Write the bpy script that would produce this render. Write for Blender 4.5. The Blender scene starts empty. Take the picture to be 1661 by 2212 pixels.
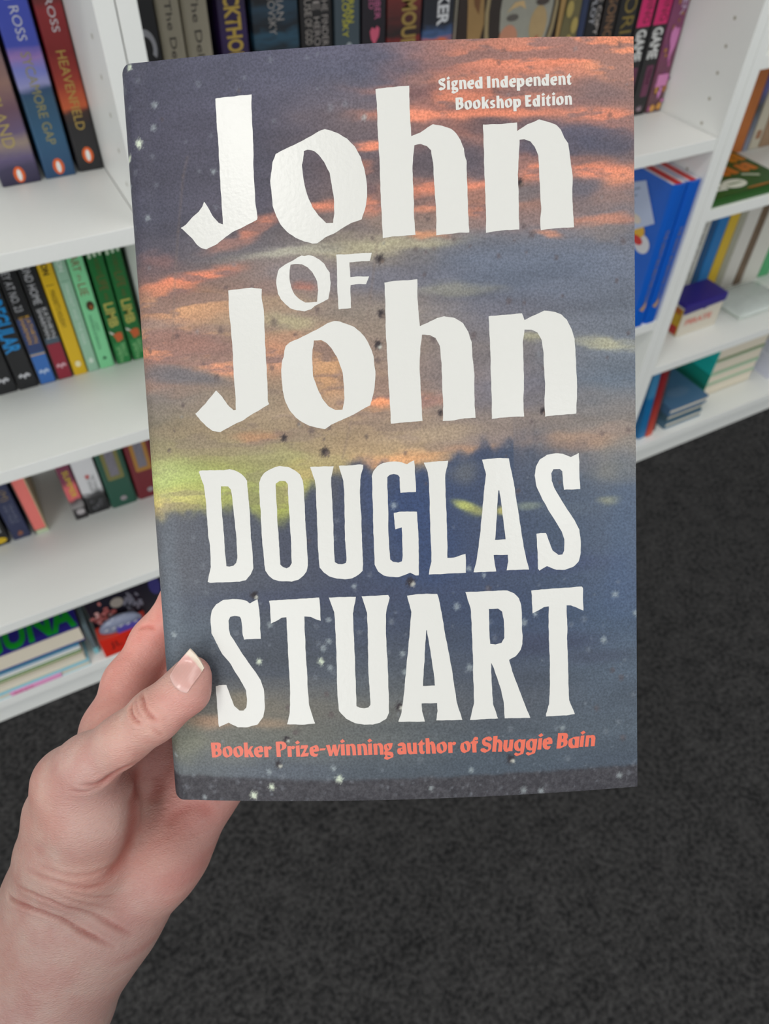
import bpy, bmesh, math, random
import numpy as np
from mathutils import Matrix, Vector
from mathutils.geometry import tessellate_polygon
S=bpy.context.scene
COL=S.collection
# ---------------- camera ----------------
FLOOR_TO_CAM=1.07509; CAM_Y=-0.7326
cam=bpy.data.cameras.new('camera'); camo=bpy.data.objects.new('camera',cam); COL.objects.link(camo)
right=Vector((0.88047613,-0.47362185,0.02107436)); down=Vector((-0.33571898,-0.65426441,-0.67766574)); fwd=Vector((0.33474551,0.58959344,-0.73506804))
camo.matrix_world=Matrix(((right.x,-down.x,-fwd.x,0),(right.y,-down.y,-fwd.y,CAM_Y),(right.z,-down.z,-fwd.z,FLOOR_TO_CAM),(0,0,0,1)))
cam.sensor_fit='HORIZONTAL'; cam.sensor_width=7.4; cam.lens=7.4*1600/1661; cam.clip_start=.02; cam.clip_end=30
cam.dof.use_dof=True; cam.dof.focus_distance=.238; cam.dof.aperture_fstop=4.6
S.camera=camo
# ---------------- world, lights, exposure ----------------
S.view_settings.view_transform='Standard'; S.view_settings.look='None'; S.view_settings.gamma=1; S.view_settings.exposure=0.06
S.view_settings.use_curve_mapping=False
W=bpy.data.worlds.new('shop_light'); S.world=W; W.use_nodes=True
W.node_tree.nodes['Background'].inputs[0].default_value=(.95,.985,1,1); W.node_tree.nodes['Background'].inputs[1].default_value=.87
def panel(name,x,y,z,sx,sy,power,col=(1,.975,.94)):
    l=bpy.data.lights.new(name,'AREA'); l.shape='RECTANGLE'; l.size=sx; l.size_y=sy; l.energy=power; l.color=col
    o=bpy.data.objects.new(name,l); o.location=(x,y,z); COL.objects.link(o); return o
panel('ceiling_panel_light',-1.0,-1.0,2.75,.3,.5,12)
panel('ceiling_panel_light',.9,-.75,2.75,.6,1.2,11)
panel('ceiling_panel_light',-.16,-3.2,2.75,.55,.5,15,(.96,.98,1))
wl=panel('shop_window_light',-2.15,-2.45,1.8,1.3,1.5,25,(.97,.985,1))
wl.rotation_euler=(Vector((-.01,-.6,.9))-wl.location).to_track_quat('-Z','Y').to_euler()
# ---------------- measured shapes (mm on the book's own axes) ----------------
# ---------------- helpers ----------------
def lin(c): 
    c=c/255.; return c/12.92 if c<=.04045 else ((c+.055)/1.055)**2.4
def rgb(*c): return tuple(lin(v) for v in c)+(1.,)
MC={}
def mat(c,rough=.5,bump=0,bscale=200,var=0,spec=.5,coat=0,key=None):
    k=(tuple(c),rough,bump,bscale,var,spec,coat)
    if k in MC: return MC[k]
    m=bpy.data.materials.new('surface_%d'%len(MC)); m.use_nodes=True; nt=m.node_tree; b=nt.nodes['Principled BSDF']
    col=rgb(*c); b.inputs['Base Color'].default_value=col; b.inputs['Roughness'].default_value=rough; b.inputs['Specular IOR Level'].default_value=spec
    b.inputs['Coat Weight'].default_value=coat; b.inputs['Coat Roughness'].default_value=.25
    if bump or var:
        tc=nt.nodes.new('ShaderNodeTexCoord'); n=nt.nodes.new('ShaderNodeTexNoise'); n.inputs['Scale'].default_value=bscale; n.inputs['Detail'].default_value=4
        nt.links.new(tc.outputs['Object'],n.inputs['Vector'])
        if var:
            r=nt.nodes.new('ShaderNodeMix'); r.data_type='RGBA'; r.inputs[6].default_value=tuple(v*(1-var) for v in col[:3])+(1,); r.inputs[7].default_value=tuple(min(1,v*(1+var)) for v in col[:3])+(1,)
            nt.links.new(n.outputs['Fac'],r.inputs[0]); nt.links.new(r.outputs[2],b.inputs['Base Color'])
        if bump:
            bp=nt.nodes.new('ShaderNodeBump'); bp.inputs['Strength'].default_value=bump; bp.inputs['Distance'].default_value=.001
            nt.links.new(n.outputs['Fac'],bp.inputs['Height']); nt.links.new(bp.outputs[0],b.inputs['Normal'])
    MC[k]=m; return m
def ramp_mat(stops,z0,z1,rough=.4,wob=.25,scale=30):
    """printed spine artwork: colour bands up the book's height, edges broken by noise"""
    m=bpy.data.materials.new('printed_spine'); m.use_nodes=True; nt=m.node_tree; b=nt.nodes['Principled BSDF']; b.inputs['Roughness'].default_value=rough
    tc=nt.nodes.new('ShaderNodeTexCoord'); sp=nt.nodes.new('ShaderNodeSeparateXYZ'); nt.links.new(tc.outputs['Object'],sp.inputs[0])
    mp=nt.nodes.new('ShaderNodeMapRange'); mp.inputs[1].default_value=z0; mp.inputs[2].default_value=z1; nt.links.new(sp.outputs[2],mp.inputs[0])
    n=nt.nodes.new('ShaderNodeTexNoise'); n.inputs['Scale'].default_value=scale; n.inputs['Detail'].default_value=5
    mpg=nt.nodes.new('ShaderNodeMapping'); mpg.inputs['Scale'].default_value=(1,1,3); nt.links.new(tc.outputs['Object'],mpg.inputs[0]); nt.links.new(mpg.outputs[0],n.inputs['Vector'])
    a=nt.nodes.new('ShaderNodeMath'); a.operation='MULTIPLY_ADD'; a.inputs[1].default_value=wob; nt.links.new(n.outputs['Fac'],a.inputs[0])
    s=nt.nodes.new('ShaderNodeMath'); s.operation='SUBTRACT'; s.inputs[1].default_value=wob*.5; nt.links.new(mp.outputs[0],s.inputs[0]); nt.links.new(s.outputs[0],a.inputs[2])
    r=nt.nodes.new('ShaderNodeValToRGB'); nt.links.new(a.outputs[0],r.inputs[0]); cr=r.color_ramp
    while len(cr.elements)<len(stops): cr.elements.new(.5)
    for e,(p_,c_) in zip(cr.elements,stops): e.position=p_; e.color=rgb(*c_)
    nt.links.new(r.outputs[0],b.inputs['Base Color']); return m
def link(name,me,parent=None,m=None,smooth=False):
    o=bpy.data.objects.new(name,me); COL.objects.link(o)
    if parent is not None: o.parent=parent
    if m is not None: me.materials.append(m)
    if smooth:
        for p_ in me.polygons: p_.use_smooth=True
    return o
def tag(o,label,cat,group=None,kind=None):
    o['label']=label; o['category']=cat
    if group: o['group']=group
    if kind: o['kind']=kind
    return o
def boxmesh(x0,x1,y0,y1,z0,z1,bev=0,seg=2):
    bm=bmesh.new(); bmesh.ops.create_cube(bm,size=1)
    for v in bm.verts: v.co=Vector(((x0+x1)/2+v.co.x*(x1-x0),(y0+y1)/2+v.co.y*(y1-y0),(z0+z1)/2+v.co.z*(z1-z0)))
    if bev: bmesh.ops.bevel(bm,geom=bm.edges[:],offset=bev,segments=seg,affect='EDGES',profile=.6)
    me=bpy.data.meshes.new('m'); bm.to_mesh(me); bm.free(); return me
def box(name,x0,x1,y0,y1,z0,z1,m,parent=None,bev=0): return link(name,boxmesh(x0,x1,y0,y1,z0,z1,bev),parent,m)
def empty(name,loc):
    o=bpy.data.objects.new(name,None); o.location=loc; o.empty_display_size=.02; COL.objects.link(o); return o
def prism(name,outline,axis,a0,a1,m,parent=None):
    """extrude a 2-D outline; axis 'y': outline is (x,z)"""
    n=len(outline); vs=[]
    for a in (a0,a1):
        for p_ in outline: vs.append((p_[0],a,p_[1]) if axis=='y' else ((p_[0],p_[1],a) if axis=='z' else (a,p_[0],p_[1])))
    fs=[list(range(n))[::-1],list(range(n,2*n))]+[[i,(i+1)%n,n+(i+1)%n,n+i] for i in range(n)]
    me=bpy.data.meshes.new('m'); me.from_pydata(vs,[],fs); 
    bm=bmesh.new(); bm.from_mesh(me); bmesh.ops.recalc_face_normals(bm,faces=bm.faces); bm.to_mesh(me); bm.free()
    return link(name,me,parent,m)
def text_mesh(s,off=.0):
    cu=bpy.data.curves.new('t','FONT'); cu.body=s; cu.size=1; cu.offset=off; cu.fill_mode='FRONT'; cu.resolution_u=3
    o=bpy.data.objects.new('t',cu); COL.objects.link(o); bpy.context.view_layer.update()
    me=bpy.data.meshes.new_from_object(o.evaluated_get(bpy.context.evaluated_depsgraph_get())); bpy.data.objects.remove(o); return me
def place_text(name,s,origin,du,dv,length,height,m,parent,off=.0):
    """lettering whose run goes along du from origin, letter height along dv"""
    me=text_mesh(s,.035 if s in BOLD else off); co=np.empty(len(me.vertices)*3); me.vertices.foreach_get('co',co); co=co.reshape(-1,3)
    mn=co.min(0);mx=co.max(0); n=(co-mn)/(mx-mn+1e-9)
    off=off
    P=np.array(origin)+n[:,:1]*np.array(du)*length+n[:,1:2]*np.array(dv)*height
    me.vertices.foreach_set('co',P.ravel()); me.update()
    return link(name,me,parent,m)
def disc(name,cx,cz,rx,rz,y,m,parent,n=20,rot=0):
    vs=[(cx+rx*math.cos(t)*math.cos(rot)-rz*math.sin(t)*math.sin(rot),y,cz+rx*math.cos(t)*math.sin(rot)+rz*math.sin(t)*math.cos(rot)) for t in [2*math.pi*i/n for i in range(n)]]
    me=bpy.data.meshes.new('m'); me.from_pydata(vs,[],[list(range(n))]); return link(name,me,parent,m)
def poly(name,pts,y,m,parent):
    me=bpy.data.meshes.new('m'); tri=tessellate_polygon([[Vector((p_[0],p_[1],0)) for p_ in pts]])
    me.from_pydata([(p_[0],y,p_[1]) for p_ in pts],[],[list(t) for t in tri]); return link(name,me,parent,m)
BOLD={'IRREGULAR','GAME','LAGUNA','LIMB','BLACKTHORN','ARMOUR','BARKER','SIMENON','GALLERY','PIRATE'}
PAGES=mat((226,216,196),.9,.3,900,.08)
def pages_mat_edge(): return PAGES
def book(x0,x1,ys,z0,h,depth,m,label,group,kind='paperback',texts=(),bands=(),lean=0):
    """upright book, spine to the front; local origin at the spine foot"""
    w=x1-x0-.0006; cx=(x0+x1)/2
    if ys>.05: depth=min(depth,.122)
    e=empty('paperback_book' if kind=='paperback' else 'hardback_book',(cx,ys,z0+.0003)); tag(e,label,'book',group)
    t=.0006 if kind=='paperback' else .0025; r=.0022 if kind=='paperback' else .004
    n=6; out=[]
    # wrap of cover seen from above: left board, rounded spine, right board (outer then inner line)
    arc=[(-w/2,depth)]+[(-w/2+ (1-math.cos(a))*r*1.2, r-math.sin(a)*r) for a in [math.pi/2*i/n for i in range(n+1)]]
    arc2=[(-p_[0],p_[1]) for p_ in arc][::-1]
    outer=arc+arc2
    inner=[(w/2-t,depth),(w/2-t,r+t),(w/2-r,t+.0004),(-w/2+r,t+.0004),(-w/2+t,r+t),(-w/2+t,depth)]
    prism('cover',outer+inner,'z',0,h,m,e)
    ins=.0 if kind=='paperback' else .003
    box('page_block',-w/2+t,w/2-t,t+.001 if ins==0 else .006,depth-ins-.0005,ins+.0002,h-ins-.0002,PAGES,e)
    for b in bands:   # (z from,z to,colour[,x0,x1])
        bx0,bx1=(b[3],b[4]) if len(b)>3 else (0,1)
        bw=w-.0035
        box('printed_panel',-bw/2+bw*bx0,-bw/2+bw*bx1,-.00012,.0003,b[0]-z0,b[1]-z0,mat(b[2],.45),e)
    for s,za,zb,fx,fh,c in texts:   # text, z start (upper), z end, centre fraction across, height fraction, colour
        hh=w*fh; place_text('spine_lettering',s,(-w/2+w*fx-hh/2,-.0003,za-z0),(0,0,-1),(1,0,0),za-zb,hh,mat(c,.35),e)
    if lean: e.rotation_euler=(0,lean,0)
    return e
# ---------------- room ----------------
def carpet_mat():
    m=bpy.data.materials.new('charcoal_carpet'); m.use_nodes=True; nt=m.node_tree; b=nt.nodes['Principled BSDF']; b.inputs['Roughness'].default_value=.95; b.inputs['Specular IOR Level'].default_value=.1
    tc=nt.nodes.new('ShaderNodeTexCoord')
    def noise(s,d):
        n=nt.nodes.new('ShaderNodeTexNoise'); n.inputs['Scale'].default_value=s; n.inputs['Detail'].default_value=d; nt.links.new(tc.outputs['Object'],n.inputs['Vector']); return n
    n1=noise(150,5); n2=noise(28,3); 
    a=nt.nodes.new('ShaderNodeMath'); a.operation='MULTIPLY_ADD'; a.inputs[1].default_value=.3; nt.links.new(n2.outputs['Fac'],a.inputs[0]); 
    a0=nt.nodes.new('ShaderNodeMath'); a0.operation='MULTIPLY'; a0.inputs[1].default_value=.75; nt.links.new(n1.outputs['Fac'],a0.inputs[0]); nt.links.new(a0.outputs[0],a.inputs[2])
    r=nt.nodes.new('ShaderNodeValToRGB'); cr=r.color_ramp; cr.elements[0].position=.38; cr.elements[0].color=rgb(34,34,35); cr.elements[1].position=.68; cr.elements[1].color=rgb(69,68,68)
    nt.links.new(a.outputs[0],r.inputs[0]); nt.links.new(r.outputs[0],b.inputs['Base Color'])
    bp=nt.nodes.new('ShaderNodeBump'); bp.inputs['Strength'].default_value=.9; bp.inputs['Distance'].default_value=.004; nt.links.new(n1.outputs['Fac'],bp.inputs['Height']); nt.links.new(bp.outputs[0],b.inputs['Normal'])
    return m
bm=bmesh.new(); bmesh.ops.create_grid(bm,x_segments=220,y_segments=220,size=1.1); rr=random.Random(3)
for v in bm.verts: v.co.z=rr.uniform(-.0016,.0008); v.co.x+=.2; v.co.y-=1.1025
fl=bpy.data.meshes.new('m'); bm.to_mesh(fl); bm.free()
cm=carpet_mat()
pile=link('carpet_pile',fl,None,cm,True); pile['kind']='stuff'; tag(pile,'mottled charcoal loop pile carpet in front of the white bookcases','carpet')
floor=box('floor',-4,4.5,-4.5,.32,-.05,-.0018,cm); floor['kind']='structure'
wallm=mat((222,220,212),.8,.1,60)
wb=box('wall_back',-4,4.5,.32,.42,-.05,2.8,wallm); wb['kind']='structure'
ce=box('ceiling',-4,4.5,-4.5,.42,2.8,2.86,mat((235,235,232),.9,.1,40)); ce['kind']='structure'
WHITE=mat((240,241,237),.42,.05,300,.012)
def bookcase(x0,w,shelves,label,hl=(),hr=()):
    e=empty('bookcase',(x0,0,0)); tag(e,label,'bookcase','white bookcases along the wall')
    t=.0176; d=.28; Hc=2.02
    box('side_panel',.0003,t,0,d,0,Hc,WHITE,e,.0006); box('side_panel',w-t,w-.0003,0,d,0,Hc,WHITE,e,.0006)
    box('back_panel',t,w-t,d-.004,d,.0,Hc,WHITE,e)
    box('top_panel',t,w-t,.0005,d-.004,Hc-t,Hc,WHITE,e,.0005)
    box('plinth',t,w-t,.012,.03,.0,.0482,WHITE,e,.0004)
    box('shelf',t,w-t,.0005,d-.0045,.0486,.0662,WHITE,e,.0006)
    for z in shelves: box('shelf',t+.0008,w-t-.0008,.0015,d-.0045,z-t,z,WHITE,e,.0006)
    dark=mat((176,172,156),.8)
    if True:
        bm=bmesh.new()
        for s,xx in ((1,t),(-1,w-t)):
            for yy in (hr if s<0 else hl)+(.235,):
                z=.141
                while z<1.9:
                    vs=[bm.verts.new((xx+s*.0003,yy+.0023*math.cos(a),z+.0023*math.sin(a))) for a in [math.pi/5*i for i in range(10)]]
                    bm.faces.new(vs if s<0 else vs); z+=.032
        me=bpy.data.meshes.new('m'); bm.to_mesh(me); bm.free(); o=link('peg_holes',me,e,dark); o['kind']='stuff'
    return e
bookcase(-.6518,.8,[.2237,.476,.7224,1.01,1.35,1.7],'white bookcase at the left of the photo holding sunset spined and green novels',(),(.037,))
bookcase(.1487,.8048,[.381,.6767,1.01,1.4,1.7],'white bookcase in the middle, mostly hidden behind the held book',(.037,),(.037,))
bookcase(.9541,.8,[.2705,.5637,.775,1.2,1.55],'white bookcase at the right edge of the photo holding picture books',(.037,),())
# ---------------- books on the shelves ----------------
G='novels on the upper shelf of the left bookcase'
GOLD=(196,170,92); SIL=(214,214,222); WH=(232,232,232); BK=(26,25,27)
def oval_badge(e,w,zc,sc=1,col=(222,98,38)):
    disc('badge',0,zc,.0052*sc,.0078*sc,-.0004,mat(col,.4),e); disc('badge_figure',0,zc-.0004,.0022*sc,.0056*sc,-.0006,mat((236,234,230),.4),e,12)
a=book(.014,.0515,.12,.7711,.198,.13,ramp_mat([(0,(48,44,70)),(.07,(62,56,84)),(.13,(98,86,120)),(.2,(150,132,120)),(.24,(104,88,120)),(.34,(110,82,96)),(.46,(150,116,106)),(.62,(120,96,104)),(.8,(86,88,128)),(1,(70,90,150))],0,.198,.35,.08),'paperback with pink and violet dusk spine, left of the blue one',G,texts=[('HOLY ISLAND',.90,.806,.5,.3,(176,156,92))])
oval_badge(a,0,.0095)
b_=book(.0555,.0853,.121,.7711,.198,.13,ramp_mat([(0,(38,72,108)),(.2,(44,86,118)),(.36,(52,84,110)),(.40,(48,76,108)),(.43,(150,150,196)),(.5,(120,126,196)),(.55,(152,120,180)),(.6,(66,78,170)),(.8,(64,78,178)),(1,(70,86,190))],0,.198,.35,.07),'paperback with bright blue sky spine above a blue hill',G,texts=[('LJ ROSS',.932,.893,.5,.36,(196,196,210)),('SYCAMORE GAP',.884,.803,.5,.29,(150,142,88))])
oval_badge(b_,0,.0105)
c_=book(.0885,.1135,.124,.7711,.198,.13,ramp_mat([(0,(34,33,36)),(.22,(36,34,36)),(.28,(60,40,36)),(.31,(196,92,52)),(.42,(150,52,40)),(.55,(122,30,30)),(.72,(138,40,44)),(.78,(92,40,38)),(1,(58,34,34))],0,.198,.35,.08),'paperback with dark red and orange spine beside the bookcase side',G,texts=[('LJ ROSS',.936,.896,.5,.36,(200,194,198)),('HEAVENFIELD',.881,.811,.5,.35,(176,148,74))])
oval_badge(c_,0,.0155)
# ---- second shelf, left bookcase ----
G='crime novels on the second shelf of the left bookcase'; z0=.5228
def wave(e,z,w,c=(190,190,194)):
    poly('publisher_mark',[(-w*.3,z+.002),(-w*.15,z+.0055),(-.0008,z+.0025),(w*.15,z+.0055),(w*.3,z+.002),(w*.22,z-.001),(w*.1,z+.0015),(0,z-.0035),(-w*.1,z+.0015),(-w*.22,z-.001)],-.0005,mat(c,.4),e)
dk=mat((24,24,27),.45); BLU=(20,130,196)
e=book(-.0755,-.0515,.128,z0,.198,.13,dk,'black paperback with big bright blue lettering, leftmost on the second shelf',G,texts=[('IRREGULAR',.662,.577,.46,.80,BLU)]); wave(e,.018,.024)
e=book(-.0505,-.027,.127,z0,.198,.13,dk,'black paperback with big bright blue lettering, next to the grey titled one',G,texts=[('IRREGULAR',.662,.577,.46,.80,BLU)]); wave(e,.018,.0235)
e=book(-.0262,-.005,.127,z0,.198,.13,mat((22,22,25),.4),'black paperback with silver title, orange author name and blue foot',G,bands=[(.5235,.566,(52,104,176)),(.566,.5675,(206,160,70)),(.569,.618,(44,62,108)),(.5675,.569,(90,130,170))],texts=[('THEY AT NO. 23',.69,.628,.42,.42,(176,176,180)),('KATHRYN',.621,.583,.68,.24,(206,158,60)),('SHARMAN',.621,.583,.36,.24,(206,158,60))]); wave(e,.017,.021,(170,190,220))
e=book(-.0043,.0152,.127,z0,.198,.13,mat((23,24,27),.4),'black paperback with silver title and maroon foot beside the yellow one',G,bands=[(.5235,.576,(140,32,52)),(.5765,.585,(70,86,100))],texts=[('SECOND HOME',.698,.632,.45,.45,(190,190,194)),('KATHRYN',.626,.584,.68,.26,(200,200,204)),('SHARMAN',.626,.584,.36,.26,(200,200,204))]); wave(e,.019,.0195,(206,160,170))
e=book(.0158,.0322,.127,z0,.198,.13,mat((216,176,24),.4),'slim yellow paperback on the second shelf',G,texts=[('SIMENON',.705,.665,.45,.42,(60,52,20)),('MAIGRET\'S HOLIDAY',.645,.594,.45,.34,(84,72,24))]); disc('badge',0,.0165,.0032,.0045,-.0005,mat((236,226,180),.4),e)
box('divider_line',-.006,.003,-.0004,.0001,.1285,.1293,mat((120,100,30),.5),e)
e=book(.0328,.0468,.127,z0,.198,.13,mat((150,190,164),.4),'slim pale grey-green paperback between the yellow and mint ones',G,texts=[('SIMENON',.705,.665,.45,.42,(206,226,212)),('MAIGRET AND THE MAN',.648,.565,.45,.3,(206,226,212))]); disc('badge',0,.0165,.0028,.0042,-.0005,mat((206,222,206),.4),e)
box('divider_line',-.005,.0045,-.0004,.0001,.1295,.1303,mat((110,150,126),.5),e)
e=book(.0475,.0665,.127,z0,.198,.13,mat((128,208,152),.4),'mint green paperback with a brown oval on its spine',G,texts=[('THE ART',.706,.661,.45,.46,(134,84,64)),('of a',.657,.649,.45,.26,(150,90,80)),('LIE',.645,.629,.45,.5,(134,84,64)),('LAURA',.591,.578,.62,.17,(84,140,108)),('SHEPHERD-ROBINSON',.602,.552,.36,.2,(84,140,108))])
disc('oval_picture',.0012,.0915,.0045,.0066,-.0005,mat((66,44,22),.4),e); disc('oval_picture_glow',.0018,.0895,.002,.003,-.0007,mat((150,90,30),.5),e)
for i in range(3): disc('emblem_leaf',-.0005+(i-1)*.0012,.0145+(i%2)*.0012,.0008,.0024,-.0005,mat((52,110,76),.5),e,8)
DG=mat((18,104,46),.4)
for k,(xa,xb,lb) in enumerate([(.0695,.0885,'dark green paperback with gold and brown lettering beside the mint one'),(.0898,.1085,'dark green paperback with gold and brown lettering beside the bookcase side')]):
    e=book(xa,xb,.126,z0,.198,.13,DG,lb,G,bands=[(.523,.5545,(40,128,66))],texts=[('A CASE OF',.672,.652,.5,.26,(96,84,40)),('LIFE',.650,.6305,.5,.5,(110,88,44)),('AND',.627,.6165,.5,.2,(110,88,44)),('LIMB',.613,.5785,.48,.62,(176,170,84)),('SALLY',.553,.533,.68,.27,(150,200,140)),('SMITH',.549,.5255,.34,.27,(150,200,140))])
    for q_ in range(3): disc('white_dot',-.0062+q_*.006,.154+.001*q_,.0018,.0035,-.0005,mat((196,214,190),.5),e,10)
    poly('rider_picture',[(-.006,.0475),(-.0035,.0455),(.001,.0475),(.0055,.0465),(.006,.041),(.0048,.034),(.0035,.0365),(.001,.0335),(-.0022,.034),(-.0028,.0385)],-.0006,mat((196,92,44),.5),e)
    poly('white_plume',[(-.0085,.0515),(-.0038,.0475),(-.0032,.0455),(-.0075,.0465)],-.0007,mat((206,206,196),.5),e)
# ---- third shelf, left bookcase ----
G='books on the third shelf of the left bookcase'; z0=.2547
e=book(-.1735,-.1475,.141,z0,.198,.13,mat((30,30,32),.4),'black paperback with white lettering and a yellow badge at the left frame edge',G,texts=[('GALLERY',.335,.282,.5,.6,(206,206,206))]); disc('badge',.001,.0105,.009,.0058,-.0005,mat((226,188,30),.4),e); box('badge_bar',-.006,.008,-.0009,-.0004,.0101,.0109,mat((60,50,20),.5),e)
e=book(-.1435,-.1185,.142,z0,.2,.13,mat((44,50,82),.5),'navy blue paperback with faded gold initials',G,texts=[('(M)',.36,.338,.5,.6,(132,112,84)),('TRAVELS',.33,.29,.66,.2,(104,108,128)),('AND TALES',.33,.29,.38,.2,(104,108,128))]); poly('publisher_mark',[(-.004,.012),(.0,.018),(.004,.014),(.0025,.008),(-.003,.007)],-.0005,mat((132,84,66),.5),e)
# book turned round: fore-edge with pink sprayed pages
e=empty('paperback_book',(-.104,.14,z0+.0003)); tag(e,'paperback shelved back to front showing pink sprayed page edges','book',G)
box('page_block',-.0085,.0085,.001,.121,.008,.197,mat((232,120,112),.7,.3,700,.14),e); box('cover',-.0096,-.0086,0,.122,.0,.198,mat((70,60,58),.5),e); box('cover',.0086,.0096,0,.122,0,.198,mat((196,190,150),.5),e); box('bookmark_flap',-.007,.0105,-.001,.006,.0005,.0075,mat((190,204,170),.5),e)
e=book(-.0535,-.034,.141,z0,.198,.13,ramp_mat([(0,(44,40,42)),(.1,(50,46,48)),(.14,(150,146,146)),(.2,(70,60,64)),(.24,(214,100,104)),(.36,(220,104,108)),(.42,(120,50,76)),(.7,(110,48,72)),(1,(150,60,90))],0,.198,.4,.12,60),'pink and plum illustrated paperback with yellow lettering',G,texts=[('SUMMER',.36,.304,.55,.42,(214,196,40))]); disc('badge',.001,.016,.0062,.006,-.0005,mat((176,170,172),.4),e)
e=book(-.0328,-.0008,.143,z0,.198,.13,ramp_mat([(0,(30,30,32)),(.17,(42,42,44)),(.2,(70,70,72)),(.25,(214,214,216)),(1,(224,224,226))],0,.198,.4,.14,50),'thick white paperback with black smoky foot and small red star',G,texts=[('THE TOWER',.335,.303,.72,.16,(120,120,122)),('OF SMOKE',.335,.303,.5,.16,(120,120,122))]); 
poly('red_mark',[(-.004,.0835),(-.001,.0815),(0,.086),(.001,.0815),(.004,.0835),(.002,.079),(.0025,.075),(0,.077),(-.0025,.075),(-.002,.079)],-.0005,mat((196,64,60),.5),e)
for (dx,dz,r_) in [(-.004,.012,.004),(.003,.016,.0045),(.007,.024,.0035),(-.006,.027,.003)]:
    disc('smoke_curl',dx,dz,r_,r_,-.0005,mat((96,96,100),.5),e,14); disc('smoke_curl_centre',dx+.0006,dz,r_*.6,r_*.6,-.0007,mat((40,40,42),.5),e,12)
for xa,xb,c0,c1,lb in [(.0012,.0405,(34,82,66),(120,116,66),'dark green hardback with a gold framed picture on its spine'),(.0425,.0825,(112,30,40),(168,120,50),'maroon hardback with a gold framed picture on its spine')]:
    e=book(xa,xb,.14,z0,.235,.13,mat(c0,.45),lb,G,kind='hardback')
    prism('gold_frame',[(-.012,.062),(-.010,.0595),(.010,.0595),(.012,.062),(.012,.125),(.010,.127),(-.010,.127),(-.012,.125)],'y',-.0006,.0006,mat(c1,.4),e); box('framed_picture',-.0065,.0065,-.0010,.0003,.068,.12,mat((120,116,126),.4,0,300,.4),e)
    disc('publisher_mark',.001,.0165,.005,.0052,-.0006,mat((150,142,146),.5,0,500,.3),e,14)
e=book(.0845,.1135,.14,z0,.235,.13,mat((170,30,56),.45),'crimson hardback at the right end of the third shelf',G,kind='hardback')
# ---- bottom shelf, left bookcase: flat pile, picture book, boxed toy ----
def flat_book(x0,x1,y0,y1,z0,z1,cov,label,group,name='paperback_book',ct=.0008,texts=()):
    e=empty(name,((x0+x1)/2,(y0+y1)/2,z0+.0002)); tag(e,label,'book',group); w=(x1-x0)/2; d=(y1-y0)/2; h=z1-z0-.0004
    box('cover',-w,w,-d,d,h-ct,h,mat(cov,.4),e,.0002); box('cover',-w,w,-d,d,0,ct,mat(cov,.4),e,.0002)
    box('page_block',-w+.001,w-.001,-d+.0012,d-.0015,ct,h-ct,PAGES,e)
    box('spine',-w,-w+.0009,-d,d,ct,h-ct,mat(cov,.4),e)
    for s,x,y,l,hh,c in texts: place_text('cover_lettering',s,(x,y,h+.0003),(1,0,0),(0,1,0),l,hh,mat(c,.4),e)
    return e
G='books lying in a pile on the bottom left shelf'
b0=.0802
flat_book(-.262,-.113,.0015,.15,b0,b0+.0095,(140,196,214),'thin pale blue picture book with a pink strip, lowest of the pile',G)
e=[o for o in bpy.data.objects if o.get('label','').startswith('thin pale blue')][0]; box('pink_strip',-.045,.03,-.0758,-.0739,.001,.0085,mat((238,160,206),.5),e); place_text('edge_lettering','SING',(-.04,-.0762,.0022),(1,0,0),(0,0,1),.028,.005,mat((210,90,130),.5),e)
flat_book(-.275,-.116,.006,.15,b0+.0097,b0+.0235,(196,188,170),'cream paged book under the green covered one',G,ct=.0006)
flat_book(-.272,-.118,.010,.15,b0+.0237,b0+.0285,(60,124,24),'thin leaf green book in the middle of the pile',G)
flat_book(-.27,-.117,.011,.15,b0+.0287,b0+.0345,(206,216,226),'thin white book above the green one',G)
flat_book(-.27,-.117,.013,.15,b0+.0347,b0+.0385,(14,120,158),'thin teal book under the purple one',G)
flat_book(-.285,-.106,.015,.15,b0+.0387,b0+.068,(42,34,128),'thick purple covered book with green lettering on top of the pile',G,texts=[('LAGUNA',-.105,-.0655,.193,.056,(16,150,40))],ct=.0012)
# standing picture book with pale disc and coral drawings
e=empty('picture_book',(-.045,.034,b0)); tag(e,'dark picture book with coral and pale disc drawings standing behind the boxed toy','book')
box('cover',-.044,.078,-.002,0,0,.136,mat((28,26,38),.4),e,.0003); box('page_block',-.043,.077,0,.014,.003,.133,PAGES,e); box('cover',-.044,.078,.014,.016,0,.136,mat((28,26,38),.4),e,.0003)
disc('pale_disc',.001,.082,.010,.0115,-.0025,mat((158,148,138),.6),e)
rr=random.Random(8)
for i in range(34):
    x=-.026+rr.gauss(0,.007); z=.060+rr.gauss(0,.013)
    disc('coral_blob',x,z,rr.uniform(.002,.0055),rr.uniform(.002,.0055),-.0025-.00008*(i+1),mat(rr.choice([(196,116,112),(210,160,156),(166,86,84)]),.6),e,9)
for i in range(18):
    disc('grey_leaf',.024+rr.gauss(0,.006),.072+rr.gauss(0,.011),rr.uniform(.0015,.0035),rr.uniform(.004,.008),-.0025-.00008*(i+1),mat((112,110,122),.6),e,9,rr.uniform(-.5,.5))
disc('blue_patch',.062,.09,.009,.022,-.0032,mat((50,46,110),.6),e,14)
e=empty('boxed_toy',(-.052,.019,b0)); tag(e,'small clear topped toy box with a red label on the bottom shelf','toy')
box('tray',-.037,.040,-.0165,.010,0,.045,mat((196,60,44),.4),e,.001); prism('red_label',[(-.037,.003),(.040,.001),(.040,.044),(.02,.0465),(-.01,.044),(-.036,.046)],'y',-.0178,-.0166,mat((216,44,28),.4),e)
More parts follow.
